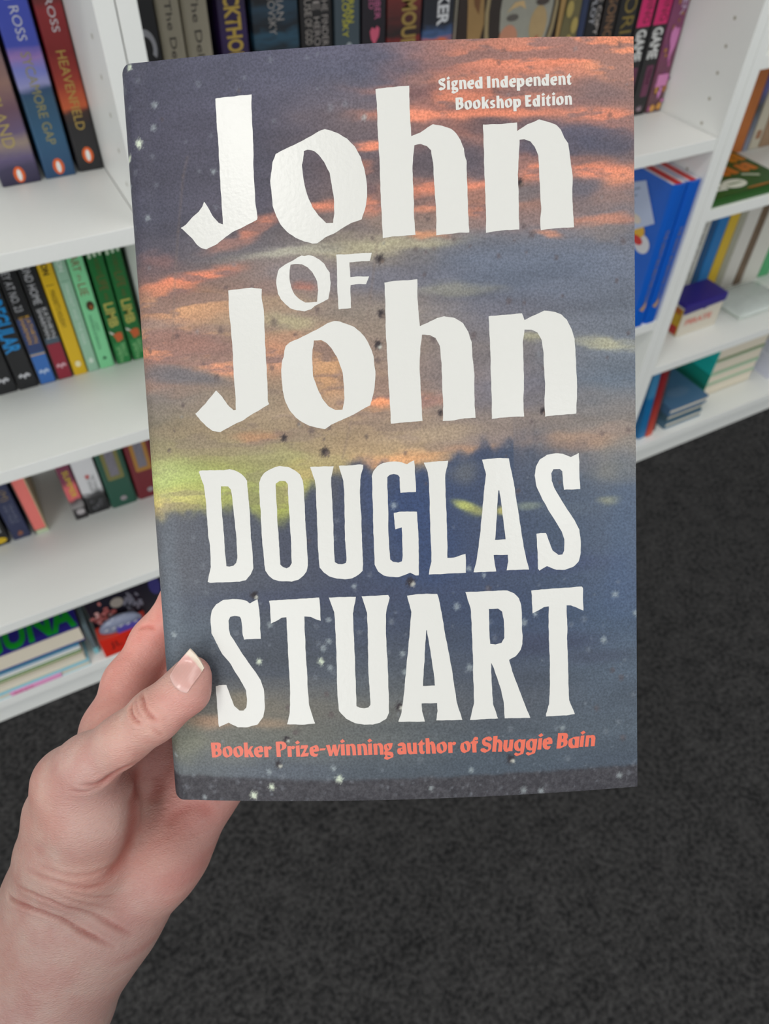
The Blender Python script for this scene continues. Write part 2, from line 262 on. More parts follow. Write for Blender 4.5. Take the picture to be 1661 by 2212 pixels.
place_text('label_lettering','JL 8',(-.024,-.0181,.016),(1,0,0),(0,0,1),.036,.018,mat((104,26,26),.4),e)
gm=mat((128,134,156),.15)
bm=bmesh.new(); bmesh.ops.create_uvsphere(bm,u_segments=20,v_segments=10,radius=1)
for v in bm.verts: v.co=Vector((v.co.x*.034+.002,v.co.y*.010-.004,max(v.co.z,-.1)*.024+.0485))
me=bpy.data.meshes.new('m'); bm.to_mesh(me); bm.free(); o=link('clear_dome',me,e,gm,True)
box('violet_insert',-.006,.032,-.0162,-.013,.046,.057,mat((84,72,160),.4),e)
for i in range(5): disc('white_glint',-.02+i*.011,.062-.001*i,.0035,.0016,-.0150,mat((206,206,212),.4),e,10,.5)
e=empty('grey_card_box',(-.0985,.030,b0)); tag(e,'narrow grey and teal card box between the pile and the toy','box')
box('body',-.0040,.0030,-.012,.06,0,.075,mat((96,112,118),.5),e,.0005); box('teal_foot',-.0041,.0031,-.0125,.06,0,.014,mat((120,190,200),.5),e)
# ---- middle bookcase, top visible shelf ----
G='dark fantasy novels behind the top edge of the held book'; z0=.7172; y=.1
e=book(.1535,.1895,y,z0,.198,.13,mat((22,21,23),.4),'black paperback with a white curl beside the bookcase side',G)
for k,(r0,r1) in enumerate([(.010,.0062)]):
    ring=[(math.cos(t)*r0+.004,.158+math.sin(t)*r0*1.6) for t in np.linspace(-.6,3.6,18)]+[(math.cos(t)*r1+.004,.158+math.sin(t)*r1*1.6) for t in np.linspace(3.6,-.6,18)]
    poly('white_curl',ring,-.0005,mat((150,150,156),.5),e)
poly('white_flame',[(-.004,.10),(.012,.105),(.014,.13),(.009,.142),(.004,.136),(-.002,.128)],-.0005,mat((110,114,124),.5,0,300,.4),e)
bm_=mat((150,142,124),.6,.1,300,.05)
for xa,xb,lb in [(.1902,.2132,'beige clothbound paperback with black title next to the black one'),(.2138,.2395,'beige clothbound paperback with black title next to the purple one')]:
    book(xa,xb,y,z0,.235,.15,bm_,lb,G,kind='hardback',texts=[('The Deluge',.912 if xa<.2 else .918,.838,.45,.36,(52,46,42))])
e=book(.2475,.2762,y,z0,.215,.14,ramp_mat([(0,(30,20,44)),(.5,(24,18,36)),(.75,(46,26,76)),(1,(24,18,30))],0,.215,.4,.1),'dark purple book with bold gold lettering',G,texts=[('BLACKTHORN',.936,.843,.5,.58,(176,148,66))])
e=book(.2812,.3298,y,z0,.225,.15,ramp_mat([(0,(20,22,28)),(.62,(24,28,34)),(.68,(40,74,94)),(.72,(22,26,32)),(.80,(34,60,78)),(.84,(20,22,26)),(1,(22,22,24))],0,.225,.4,.16,40),'thick black book with pale blue smoke and grey author name',G,texts=[('ADRIAN',.925,.885,.6,.16,(150,144,140)),('TCHAIKOVSKY',.937,.873,.42,.16,(150,144,140))])
e=book(.3312,.3662,y,z0,.225,.15,mat((24,22,23),.4),'black book with three rows of grey capitals',G,texts=[('HOUSE',.915,.885,.24,.22,(158,150,144)),('OF GOD',.883,.86,.24,.22,(158,150,144)),('THE',.925,.89,.5,.2,(150,142,138)),('HERO',.884,.858,.5,.2,(150,142,138)),('AND THE FINDER',.925,.857,.76,.2,(150,142,138))])
e=book(.369,.398,y,z0,.225,.15,mat((62,74,82),.4),'slate grey book with yellow lettering',G,texts=[('ADRIAN',.91,.875,.62,.24,(190,182,40)),('TCHAIKOVSKY',.93,.862,.4,.24,(190,182,40))]); disc('publisher_mark',.001,.137,.003,.003,-.0005,mat((150,156,160),.5),e)
e=book(.4,.4282,y,z0,.215,.14,mat((30,24,32),.4),'black book with pink lettering and a pink heart',G,texts=[('CHAMBER',.92,.875,.62,.24,(190,100,140)),('RED',.9,.885,.36,.2,(190,100,140))]); poly('heart_mark',[(0,.134),(.005,.142),(.006,.149),(.003,.152),(.0005,.149),(-.003,.151),(-.0055,.147),(-.004,.14)],-.0005,mat((196,84,110),.5),e)
e=book(.4295,.4712,y,z0,.22,.14,ramp_mat([(0,(40,24,24)),(.55,(44,26,26)),(.6,(120,34,34)),(.64,(36,28,28)),(.8,(110,40,36)),(1,(40,26,26))],0,.22,.4,.15,40),'black and red book with large gold capitals',G,texts=[('ARMOUR',.914,.842,.62,.45,(150,124,66))])
e=book(.4732,.5122,y,z0,.22,.14,ramp_mat([(0,(40,60,90)),(.55,(60,84,120)),(.58,(214,104,48)),(.61,(70,96,140)),(.66,(34,36,46)),(1,(20,20,22))],0,.22,.4,.12,45),'black book with white capitals and a blue and orange picture',G,texts=[('BARKER',.924,.861,.62,.38,(206,206,208))])
# face-out painted cover
e=empty('face_out_book',(.6,.098,z0+.0003)); tag(e,'book turned face out with a painted pale face inside gold swirls','book')
cv=mat((46,34,28),.4,0,60,.3); box('cover',-.0845,.085,0,.0025,0,.235,cv,e,.0004); box('page_block',-.083,.083,.0025,.03,.003,.232,PAGES,e); box('cover',-.0845,.085,.03,.0325,0,.235,cv,e,.0004)
def P_(n_,pts,c,k=0): poly(n_,pts,-.0004-.0003*k,mat(c,.5,0,80,.12),e)
def el(cx,cz,rx,rz,n=22,a0=0): return [(cx+rx*math.cos(t+a0),cz+rz*math.sin(t+a0)) for t in [2*math.pi*i/n for i in range(n)]]
P_('gold_swirl',[(-.083,.235),(-.063,.235),(-.054,.18),(-.05,.14),(-.06,.10),(-.07,.12),(-.073,.16)],(150,118,72)); P_('dark_swirl',[(-.07,.235),(-.063,.235),(-.056,.19),(-.058,.15),(-.065,.16),(-.07,.19)],(110,72,40),1)
P_('gold_oval',el(.0,.15,.05,.085),(150,132,96),1); P_('hair_shadow',el(.0,.152,.045,.079),(44,34,28),2)
P_('painted_face',el(.006,.152,.036,.07),(150,148,136),3); P_('cheek_glow',el(.024,.132,.012,.02),(172,146,104),4); P_('cheek_glow',el(-.016,.12,.013,.016),(190,132,104),4)
P_('brow_line',[(-.022,.148),(-.012,.158),(.0,.159),(.004,.150),(-.004,.154),(-.014,.152)],(196,166,120),5); P_('eye',el(-.013,.143,.008,.0035),(90,84,78),6)
P_('red_lips',[(.006,.112),(.014,.119),(.019,.117),(.026,.122),(.022,.108),(.014,.104)],(164,52,40),6); P_('gold_strand',[(.044,.07),(.052,.11),(.052,.16),(.045,.2),(.05,.235),(.058,.235),(.06,.16),(.056,.1)],(160,128,76),5)
P_('olive_panel',[(.056,.09),(.083,.09),(.083,.235),(.058,.235),(.062,.16)],(104,96,62),4)
P_('eye',el(.026,.156,.009,.004),(70,60,54),7)
for i in range(7): P_('gold_leaf',el(.072+.006*math.sin(i*2.1),.108+i*.018,.005,.009,12,i),(170,150,84),6+i%3)
e=book(.6872,.6982,y,z0,.215,.14,mat((40,52,84),.4),'slim dark blue spine right of the face out cover',G)
e=book(.6988,.7202,y,z0,.2,.13,mat((24,23,26),.4),'black paperback with white lettering in two rows',G,texts=[('PLOT',.87,.84,.32,.34,(190,190,196)),('THE COPY',.885,.828,.74,.3,(196,186,180))])
e=book(.7232,.7445,y,z0,.2,.13,mat((34,26,24),.4),'dark brown paperback with bronze capitals',G,texts=[('GOING',.87,.822,.5,.6,(140,104,72))])
e=book(.7462,.7765,y,z0,.2,.13,mat((22,21,22),.4),'black paperback with ornate gold capitals beside the pink ones',G,texts=[('ORIA',.866,.805,.55,.62,(132,112,48))])
PK=(206,30,104)
for xa,xb,lb in [(.7785,.8075,'black paperback with hot pink top and white capitals, left of its twin'),(.8095,.8395,'black paperback with hot pink top and white capitals, next to the purple floral one')]:
    e=book(xa,xb,y,z0,.198,.13,mat((26,25,27),.4),lb,G,bands=[(.8285,.915,PK)],texts=[('LEADING',.886,.8325,.62,.44,(92,14,40)),('GAME',.8255,.7885,.5,.66,(210,210,208)),('NOVEL BY',.776,.756,.6,.22,(120,60,92))])
    box('plum_panel',-.004,.009,-.0003,.0002,.024,.063,mat((100,44,74),.5),e); poly('publisher_mark',[(-.004,.006),(-.006,.013),(-.002,.009),(0,.014),(.002,.009),(.006,.013),(.004,.006)],-.0005,mat((150,130,140),.5),e)
e=book(.842,.8735,y,z0,.198,.13,ramp_mat([(0,(96,66,70)),(.3,(112,60,84)),(.5,(130,66,100)),(.75,(124,56,96)),(1,(110,50,84))],0,.198,.4,.2,70),'purple floral paperback beside the empty end of the shelf',G,texts=[('BRIGHTEN',.905,.837,.68,.32,(206,190,214))])
rr=random.Random(5)
for i in range(34):
    z=rr.uniform(.004,.19); x=rr.uniform(-.013,.013); c=rr.choice([(196,120,168),(176,92,140),(150,100,52),(170,116,60),(120,60,110)])
    disc('printed_flower',x,z,rr.uniform(.0015,.0034),rr.uniform(.0015,.004),-.00045-.00002*i,mat(c,.5),e,8)
for x,z,c in [(-.006,.006,(206,150,72)),(.007,.0075,(206,150,72)),(-.0055,.030,(176,130,60)),(.009,.03,(160,104,60))]: disc('printed_flower',x,z,.0048,.0048,-.0012,mat(c,.5),e,12)
prism('pink_label',[(-.010,.034),(.0105,.034),(.0105,.049),(-.010,.049)],'y',-.0014,-.0002,mat((206,130,178),.5),e)
poly('pink_bloom',[(.0,.017),(.003,.022),(.004,.031),(0,.034),(-.004,.031),(-.002,.022)],-.0012,mat((204,132,190),.5),e); poly('pink_bloom',[(.0,.064),(.007,.082),(.009,.098),(.003,.104),(-.003,.107),(-.007,.1),(-.006,.09),(-.002,.082)],-.0013,mat((206,126,180),.5),e)
# ---- blue annuals, middle bookcase lower shelf ----
z0=.4182; G='blue annuals against the bookcase side'; yb=.008
for k,(xa,xb,lb) in enumerate([(.8625,.889,'blue hardback annual with red and white striped top, cover side showing a white note'),(.8898,.9155,'blue hardback annual squeezed against the bookcase side')]):
    h=.245; w=xb-xa; e=empty('hardback_book',((xa+xb)/2,yb,z0)); tag(e,lb,'book',G); B_=mat((10,92,196),.35); d=.19
    n=8; r=.008
    arc=[(-w/2+.0003,d)]+[(-w/2+.0003+(1-math.cos(t))*w*.30,r-math.sin(t)*r) for t in [math.pi/2*i/n for i in range(n+1)]]
    outer=arc+[(-p_[0],p_[1]) for p_ in arc][::-1]; t_=.0025
    inner=[(w/2-t_,d),(w/2-t_,r+.003),(w*.2,t_+.002),(-w*.2,t_+.002),(-w/2+t_,r+.003),(-w/2+t_,d)]
    prism('cover',outer+inner,'z',0,h,B_,e)
    box('page_block',-w/2+t_+.0003,w/2-t_-.0003,.010,d-.003,.004,h-.003,PAGES,e)
    # striped head of the boards and block, seen from above
    box('white_head_strip',-w/2+.0008,-w/2+.0052,.006,d-.004,h-.0029,h+.0004,mat((226,222,232),.4),e); box('red_head_strip',-w/2+.0054,w/2-.0085,.006,d-.004,h-.0029,h+.0004,mat((214,42,38),.4),e); box('white_head_strip',w/2-.0083,w/2-.0008,.006,d-.004,h-.0029,h+.0004,mat((226,220,226),.4),e)
    place_text('spine_lettering','THE GREAT BIG BEDTIME STORIES',(-.0035,-.0006,.175),(0,0,-1),(1,0,0),.135,.006,mat((140,128,120),.5),e)
    poly('tan_mark',[(-.009,.036),(.0,.030),(.003,.039),(.001,.05),(-.002,.044)],-.0007,mat((186,150,112),.5),e)
    if k==0:
        # note and round sticker on the cover that faces left
        def side(name,pts,c,dx): 
            me=bpy.data.meshes.new('m'); tri=tessellate_polygon([[Vector((p_[0],p_[1],0)) for p_ in pts]]); me.from_pydata([(-w/2-dx,p_[0],p_[1]) for p_ in pts],[],[list(t) for t in tri]); return link(name,me,e,mat(c,.5))
        note=empty('paper_note',((xa+xb)/2-w/2-.0006,yb,z0)); tag(note,'white paper note stuck on the blue annual cover','note')
        prism('paper',[(.104,.208),(.055,.2325),(.0164,.181),(.077,.136)],'x',-.0006,-.0001,mat((190,200,226),.6),note)
        for q_ in range(5): prism('written_line',[(.064+.002*q_,.219-.012*q_),(.0605+.002*q_,.2175-.012*q_),(.088,.2015-.011*q_),(.0885,.2025-.011*q_)],'x',-.0009,-.0006,mat((140,152,180),.6),note)
        side('white_round_picture',el(.030,.141,.017,.015),(218,216,220),.0006); side('yellow_picture',el(.05,.158,.02,.013),(226,176,56),.0009); side('red_picture',el(.041,.143,.012,.007),(206,56,52),.0012); side('pale_picture',el(.055,.172,.012,.007),(230,214,196),.0014)
# ---- right bookcase ----
G='books standing at the back of the upper right shelf'; z0=.6016
book(1.073,1.1175,.13,z0,.184,.13,mat((176,96,18),.45,0,60,.2),'orange book standing beside the right bookcase side',G)
book(1.1185,1.131,.13,z0,.182,.13,ramp_mat([(0,(130,134,150)),(.25,(90,96,110)),(.35,(60,62,60)),(.5,(84,84,140)),(1,(86,86,150))],0,.195,.5,.1),'slim violet blue book next to the orange one',G)
book(1.1325,1.155,.13,z0,.184,.13,mat((188,180,160),.5),'cream spined book on the upper right shelf',G,bands=[(.618,.632,(150,104,72),.2,.8)])
book(1.156,1.185,.13,z0,.184,.13,mat((150,120,92),.5),'tan book at the right frame edge on the upper shelf',G,bands=[(.68,.782,(196,86,44))])
e=empty('picture_book',(1.02,.05,z0)); tag(e,'dark green picture book lying flat with orange zigzags and white shapes','book')
box('cover',-.064,.058,-.058,.064,.0105,.013,mat((34,84,22),.4),e,.0004); box('page_block',-.062,.056,-.056,.062,.0025,.0105,PAGES,e); box('cover',-.064,.058,-.058,.064,0,.0025,mat((34,84,22),.4),e,.0004); box('spine',-.064,-.0625,-.058,.064,.0025,.0105,mat((34,84,22),.4),e)
def top(name,pts,c,dz): 
    me=bpy.data.meshes.new('m'); tri=tessellate_polygon([[Vector((p_[0],p_[1],0)) for p_ in pts]]); me.from_pydata([(p_[0],p_[1],.013+dz) for p_ in pts],[],[list(t) for t in tri]); return link(name,me,e,mat(c,.4))
box('spine',-.064,.058,-.0588,-.0562,.0,.013,mat((36,88,24),.4),e,.0003)
OR=(214,134,22)
for r_,(y0,y1) in enumerate([(.028,.060),(-.006,.024)]):
    for q_ in range(4):
        x=-.060+q_*.030-r_*.006; top('orange_letter',[(x,y0+.003),(x+.009,y0),(x+.012,y0+.008),(x+.016,y0+.001),(x+.025,y0+.003),(x+.023,y1-.002),(x+.014,y1),(x+.012,y1-.008),(x+.008,y1),(x+.001,y1-.003)],(OR,(206,116,30))[r_],.0004)
        top('letter_shade',[(x+.011,y0+.012),(x+.0135,y0+.012),(x+.0135,y1-.012),(x+.011,y1-.012)],(120,84,20),.0006)
for q_ in range(2): top('white_letter',[(-.063+q_*.020,-.040),(-.047+q_*.020,-.042),(-.045+q_*.020,-.014),(-.060+q_*.020,-.011)],(220,222,208),.0006); top('letter_shade',[(-.057+q_*.020,-.035),(-.054+q_*.020,-.035),(-.053+q_*.020,-.018),(-.056+q_*.020,-.018)],(90,120,80),.0008)
top('white_ring',el(-.010,-.030,.017,.014),(222,224,208),.0007); top('green_slot',el(-.010,-.030,.012,.0018),(110,134,90),.0009); top('white_dash',[(.014,-.012),(.033,-.026),(.037,-.020),(.018,-.007)],(176,186,160),.0006); top('orange_dash',el(.014,-.051,.020,.003),(160,100,30),.0006)
G='thin spines on the lower right shelf'; z0=.2925
for xa,xb,c,t_,lb in [(1.082,1.1155,(206,204,196),None,'white book beside the right bookcase side'),(1.1165,1.15,(196,194,186),'NATURE GUIDE 1','white book with grey spine lettering'),(1.151,1.166,(14,74,122),None,'navy blue book on the lower right shelf'),(1.167,1.194,(24,112,176),None,'mid blue book left of the yellow one'),(1.195,1.22,(206,170,40),None,'yellow book on the lower right shelf'),(1.221,1.239,(160,158,140),None,'grey book right of the yellow one'),(1.24,1.275,(206,202,194),None,'wide white book right of the grey one'),(1.276,1.296,(112,90,68),'WORDS AND PICTURES','brown book with small dark lettering'),(1.297,1.343,(208,206,196),None,'wide white book left of the green one'),(1.344,1.375,(70,160,104),None,'green book at the right frame edge on the lower shelf')]:
    book(xa,xb,.14,z0,.24,.13,mat(c,.45),lb,G,texts=[(t_,.5,.34,.5,.35,tuple(int(v*.6) for v in c))] if t_ else ())
e=empty('card_box',(1.097,.076,z0)); tag(e,'cream card box with purple lid and red lettering on the right shelf','box')
box('carton',-.047,.047,-.026,.026,.0,.066,mat((206,198,182),.5),e,.0008); prism('lid',[(-.049,.066),(.049,.066),(.049,.0745),(-.049,.0745)],'y',-.0275,.0275,mat((36,16,128),.4),e)
prism('lid_flap',[(-.049,.055),(-.046,.052),(-.005,.0545),(.0,.052),(.01,.0555),(.046,.0575),(.049,.06),(.049,.066),(-.049,.066)],'y',-.0275,-.0262,mat((34,18,120),.4),e)
place_text('box_lettering','PIRATE',(-.035,-.0266,.024),(1,0,0),(0,0,1),.062,.013,mat((214,130,116),.5),e)
box('side_picture',-.0478,-.0471,-.024,.024,.004,.06,mat((190,150,30),.4,0,70,.5),e); box('side_picture_red',-.0482,-.0479,-.022,-.004,.004,.022,mat((176,40,36),.4),e); box('side_picture_orange',-.0482,-.0479,-.02,.018,.048,.06,mat((170,90,30),.4),e)
gl=bpy.data.materials.new('clear_film'); gl.use_nodes=True; b=gl.node_tree.nodes['Principled BSDF']; b.inputs['Base Color'].default_value=(.82,.86,.84,1); b.inputs['Roughness'].default_value=.18; b.inputs['Transmission Weight'].default_value=.55; b.inputs['IOR'].default_value=1.2
e=empty('clear_packet',(1.245,.075,z0)); tag(e,'clear film packet with pale green card lying right of the purple lidded box','packet')
box('card',-.05,.055,-.035,.04,.0,.012,mat((196,204,196),.5),e,.001)
bm=bmesh.new(); bmesh.ops.create_grid(bm,x_segments=24,y_segments=18,size=1); rr=random.Random(2)
for v in bm.verts: v.co=Vector((v.co.x*.062,v.co.y*.046,.0135+.016*(1-v.co.x**4)*(1-v.co.y**4)+rr.uniform(0,.0022)))
me=bpy.data.meshes.new('m'); bm.to_mesh(me); bm.free(); link('film',me,e,gl,True)
# bottom right shelf
G='items on the bottom right shelf'; z0=.0802
book(1.0000,1.0195,.006,z0,.19,.17,ramp_mat([(0,(20,110,164)),(.55,(16,108,164)),(.6,(64,132,176)),(1,(60,128,170))],0,.205,.4,.06),'blue picture book standing beside the bookcase side, bottom right',G,lean=-.12)
book(1.0203,1.0375,.004,z0,.186,.17,ramp_mat([(0,(206,80,58)),(.3,(176,60,52)),(.6,(140,36,40)),(1,(130,30,38))],0,.2,.4,.06),'red spined picture book at the bottom right',G,lean=-.12)
book(1.0383,1.0535,.012,z0,.19,.17,mat((58,50,54),.5),'thin charcoal picture book next to the red spined one',G,texts=[('TALES AND RHYMES',.24,.15,.5,.4,(120,104,104))],lean=-.12)
G='books lying in a pile on the bottom right shelf'
flat_book(1.071,1.172,.006,.14,z0,z0+.020,(74,108,130),'grey-blue book at the foot of the bottom right pile',G,ct=.006)
flat_book(1.071,1.170,.008,.14,z0+.0202,z0+.039,(70,100,116),'slate book second in the bottom right pile',G,ct=.006)
e=flat_book(1.069,1.174,.006,.14,z0+.0392,z0+.060,(78,114,148),'steel blue book on top of the bottom right pile',G,ct=.006); top_=e
me=bpy.data.meshes.new('m'); vs=[(.0+.030*math.cos(t),-.03+.014*math.sin(t),.0208) for t in [2*math.pi*i/20 for i in range(20)]]; me.from_pydata(vs,[],[list(range(20))]); link('pale_cover_patch',me,top_,mat((92,122,152),.5))
G='thick books behind on the bottom right shelf'
for k,(za,zb,c,lb) in enumerate([(0,.032,(202,196,176),'cream book at the foot of the tall right pile'),(.0322,.064,(150,196,160),'pale mint covered book in the tall right pile'),(.0642,.1,(170,190,160),'teal backed book third in the tall right pile'),(.1002,.165,(120,140,96),'thick olive and teal book on top of the tall right pile')]):
    e=flat_book(1.220,1.352,.05,.2,z0+za,z0+zb,c,lb,G,ct=.0045)
    box('cover_back',-.0672,-.0661,-.075,.075,.0,zb-za-.0004,mat([(16,130,112),(20,150,134),(34,196,188),(38,206,198)][k],.45),e)
e=empty('card_box',(1.44,.055,z0)); tag(e,'white card box at the right frame edge on the bottom shelf','box'); box('carton',-.05,.05,-.025,.04,0,.05,mat((206,208,222),.5),e,.001); box('lid',-.051,.051,-.026,.041,.05,.058,mat((214,216,228),.5),e,.001); disc('seal',-.02,.028,.007,.007,-.0254,mat((120,130,160),.5),e)
# seat every shelf row on its board; books stand against the back of the case
def knots(x,K): 
    return float(np.interp(x,[k[0] for k in K],[k[1] for k in K]))+ (0 if K[0][0]<=x<=K[-1][0] else (x-(K[0][0] if x<K[0][0] else K[-1][0])))
ROWS_AT=[(.7711,-1,.14,[(0,.0066),(.114,.1303)],.026,.7224,1.057),(.5228,-1,.14,[(-.0755,-.0668),(-.051,-.042),(-.027,-.0172),(-.005,.0053),(.015,.0263),(.032,.0446),(.047,.0602),(.066,.0796),(.088,.1024),(.1085,.1245)],.018,.476,1.0),(.2547,-1,.14,[(-.1735,-.162),(-.149,-.1363),(-.118,-.1048),(-.114,-.1005),(-.096,-.0832),(-.052,-.0385),(-.034,-.0205),(-.001,.0126),(.04,.0543),(.0825,.097),(.1135,.128)],.0085,.2237,.947),
 (.7172,.14,.93,[(.1535,.1694),(.5,.542),(.78,.846),(.8735,.9345)],.0165,.6767,1.035),(.4182,.14,.93,[(.8625,.880),(.9155,.935)],-.006,.381,.97),
 (.6016,.93,2,[(.956,.977),(1.078,1.150),(1.185,1.266)],.016,.5637,1.026),(.2925,.93,2,[(1.04,1.0660),(1.38,1.4340)],.008,.2705,.95),(.0802,.93,2,[(.955,.9735),(1.2,1.218),(1.3,1.327),(1.5,1.54)],.010,.0662,.92),(.0802,-1,-.105,[(-.285,-.2620),(.06,.0736)],.0,.0662,1.2),(.0802,-.105,.14,[(-.285,-.2620),(.06,.0736)],.0,.0662,1.0)]
for o in list(COL.objects):
    if o.parent is None and 'category' in o and o['category'] in ('book','box','toy','packet','note'):
        x,y,z=o.location
        for zo,xl,xh,K,dy,zn,sz in ROWS_AT:
            if -.002<z-zo<.2 and xl<x<xh and not (zo==.0802 and z>.25) and (abs(z-zo)<.002 or zo==.0802):
                hw=.01; sx=(knots(x+hw,K)-knots(x-hw,K))/(2*hw); o.location=(knots(x,K),y+dy,zn+(z-zo)*sz+.0002); o.scale=(sx,1,sz); break
    if o.parent is None and o.name.startswith('paperback_book') and o.rotation_euler.y: o.location.z+=.0016   # leaning books pivot on one lower edge
TITLE=[[[577,4546,589,4548,805,4553,799,4469,798,4396,798,4258,790,4120,790,4027,790,3906,798,3825,794,3811,707,3774,636,3748,589,3721,531,3681,458,3653,428,3662,398,3687,372,3725,339,3758,302,3794,337,3812,381,3853,424,3883,451,3914,464,3942,486,3907,512,3853,549,3808,575,3797,576,3873,575,4042,578,4274,576,4394]],[[1222,4316,1246,4321,1284,4310,1331,4289,1378,4259,1424,4211,1459,4145,1480,4061,1489,3986,1488,3912,1475,3848,1448,3776,1384,3759,1334,3734,1284,3706,1214,3679,1164,3647,1135,3647,1086,3662,1029,3689,981,3725,940,3774,918,3823,897,3889,895,3964,891,4039,902,4094,912,4149,934,4194,979,4214,1059,4243,1128,4273],[1110,4201,1134,4207,1173,4197,1200,4173,1232,4129,1263,4063,1273,3988,1282,3904,1280,3821,1269,3765,1227,3766,1182,3812,1146,3865,1120,3932,1104,3998,1096,4073,1093,4119,1102,4146]],[[1566,4536,1636,4542,1771,4546,1769,4482,1770,4382,1773,4253,1826,4270,1870,4297,1907,4317,1965,4305,2017,4286,2048,4258,2073,4218,2093,4167,2097,4126,2107,4095,2106,4014,2107,3912,2107,3809,2109,3737,2111,3669,2040,3670,1976,3664,1906,3660,1910,3765,1908,3868,1903,3971,1902,4073,1891,4165,1866,4191,1829,4205,1790,4199,1779,4129,1773,4048,1773,3976,1775,3874,1772,3771,1778,3669,1708,3666,1633,3665,1574,3658,1573,3780,1571,3934,1573,4088,1571,4240,1569,4311,1571,4441]],[[2213,4304,2314,4303,2422,4310,2422,4260,2484,4297,2527,4311,2559,4325,2612,4309,2665,4290,2692,4262,2712,4216,2737,4180,2746,4108,2753,4047,2762,3985,2758,3893,2760,3789,2764,3737,2766,3680,2688,3679,2612,3674,2557,3668,2554,3722,2562,3794,2557,3897,2553,4021,2550,4112,2529,4164,2503,4197,2466,4211,2436,4209,2429,4105,2420,4004,2424,3901,2422,3798,2422,3676,2352,3676,2277,3671,2215,3663,2218,3795,2216,3908,2214,4061,2215,4163]],[[1062,3579,1082,3574,1103,3579,1137,3571,1172,3549,1203,3521,1217,3492,1234,3467,1234,3443,1237,3403,1231,3359,1217,3306,1187,3292,1158,3280,1130,3268,1106,3249,1064,3238,1014,3246,973,3261,943,3289,917,3319,900,3354,896,3390,893,3421,898,3456,908,3491,918,3507,956,3530,998,3548,1036,3568],[990,3527,1020,3530,1061,3526,1097,3505,1123,3477,1146,3432,1152,3416,1156,3363,1145,3292,1072,3291,1036,3313,1006,3344,991,3376,982,3416,979,3452,983,3496]],[[1279,3573,1346,3571,1382,3572,1423,3573,1502,3574,1488,3525,1421,3524,1360,3522,1361,3480,1362,3432,1394,3434,1479,3431,1458,3385,1410,3388,1361,3383,1358,3339,1358,3286,1357,3243,1279,3240,1278,3285,1277,3365,1279,3454,1281,3520]],[[583,3393,734,3401,799,3390,795,3333,804,3255,802,3139,800,2993,801,2876,799,2767,797,2688,804,2670,749,2641,686,2609,632,2576,569,2551,527,2531,473,2505,422,2515,382,2547,348,2583,315,2630,382,2687,462,2773,499,2732,531,2680,570,2641,585,2643,588,2757,584,2856,588,3004,585,3150,580,3267]],[[1251,3169,1287,3163,1323,3148,1373,3126,1408,3095,1434,3065,1455,3028,1474,2982,1486,2941,1488,2891,1494,2846,1490,2792,1482,2733,1468,2684,1452,2634,1405,2613,1357,2588,1310,2567,1263,2548,1197,2523,1156,2496,1112,2506,1056,2522,1011,2547,970,2579,935,2624,910,2680,896,2754,894,2818,894,2882,904,2941,915,2963,921,2999,932,3030,959,3051,1030,3077,1077,3097,1134,3121,1172,3140,1205,3158],[1113,3055,1160,3055,1194,3035,1220,3005,1254,2947,1270,2897,1286,2846,1288,2792,1290,2746,1290,2687,1274,2614,1229,2614,1184,2641,1149,2688,1128,2735,1112,2786,1096,2836,1097,2891,1096,2945,1101,2999,1108,3021]],[[1573,3389,1644,3397,1719,3396,1779,3401,1776,3312,1778,3217,1785,3113,1829,3130,1895,3159,1938,3168,2003,3155,2056,3121,2087,3066,2107,3001,2108,2916,2118,2808,2115,2700,2114,2602,2118,2528,2050,2528,1983,2518,1909,2516,1915,2610,1912,2751,1913,2881,1905,2988,1880,3037,1848,3055,1796,3060,1782,2972,1774,2865,1775,2757,1778,2616,1780,2523,1719,2520,1653,2517,1578,2513,1578,2613,1574,2787,1572,2949,1569,3109,1574,3268]],[[2218,3157,2318,3162,2428,3167,2443,3125,2504,3152,2570,3179,2636,3169,2679,3151,2712,3118,2739,3064,2760,2999,2764,2913,2768,2805,2772,2696,2764,2529,2692,2526,2614,2522,2563,2518,2560,2617,2567,2725,2560,2834,2560,2920,2550,2996,2524,3045,2486,3064,2442,3066,2429,2989,2432,2860,2431,2731,2425,2622,2428,2524,2347,2525,2270,2522,2222,2516,2224,2652,2222,2814,2223,2933,2220,3061]]]
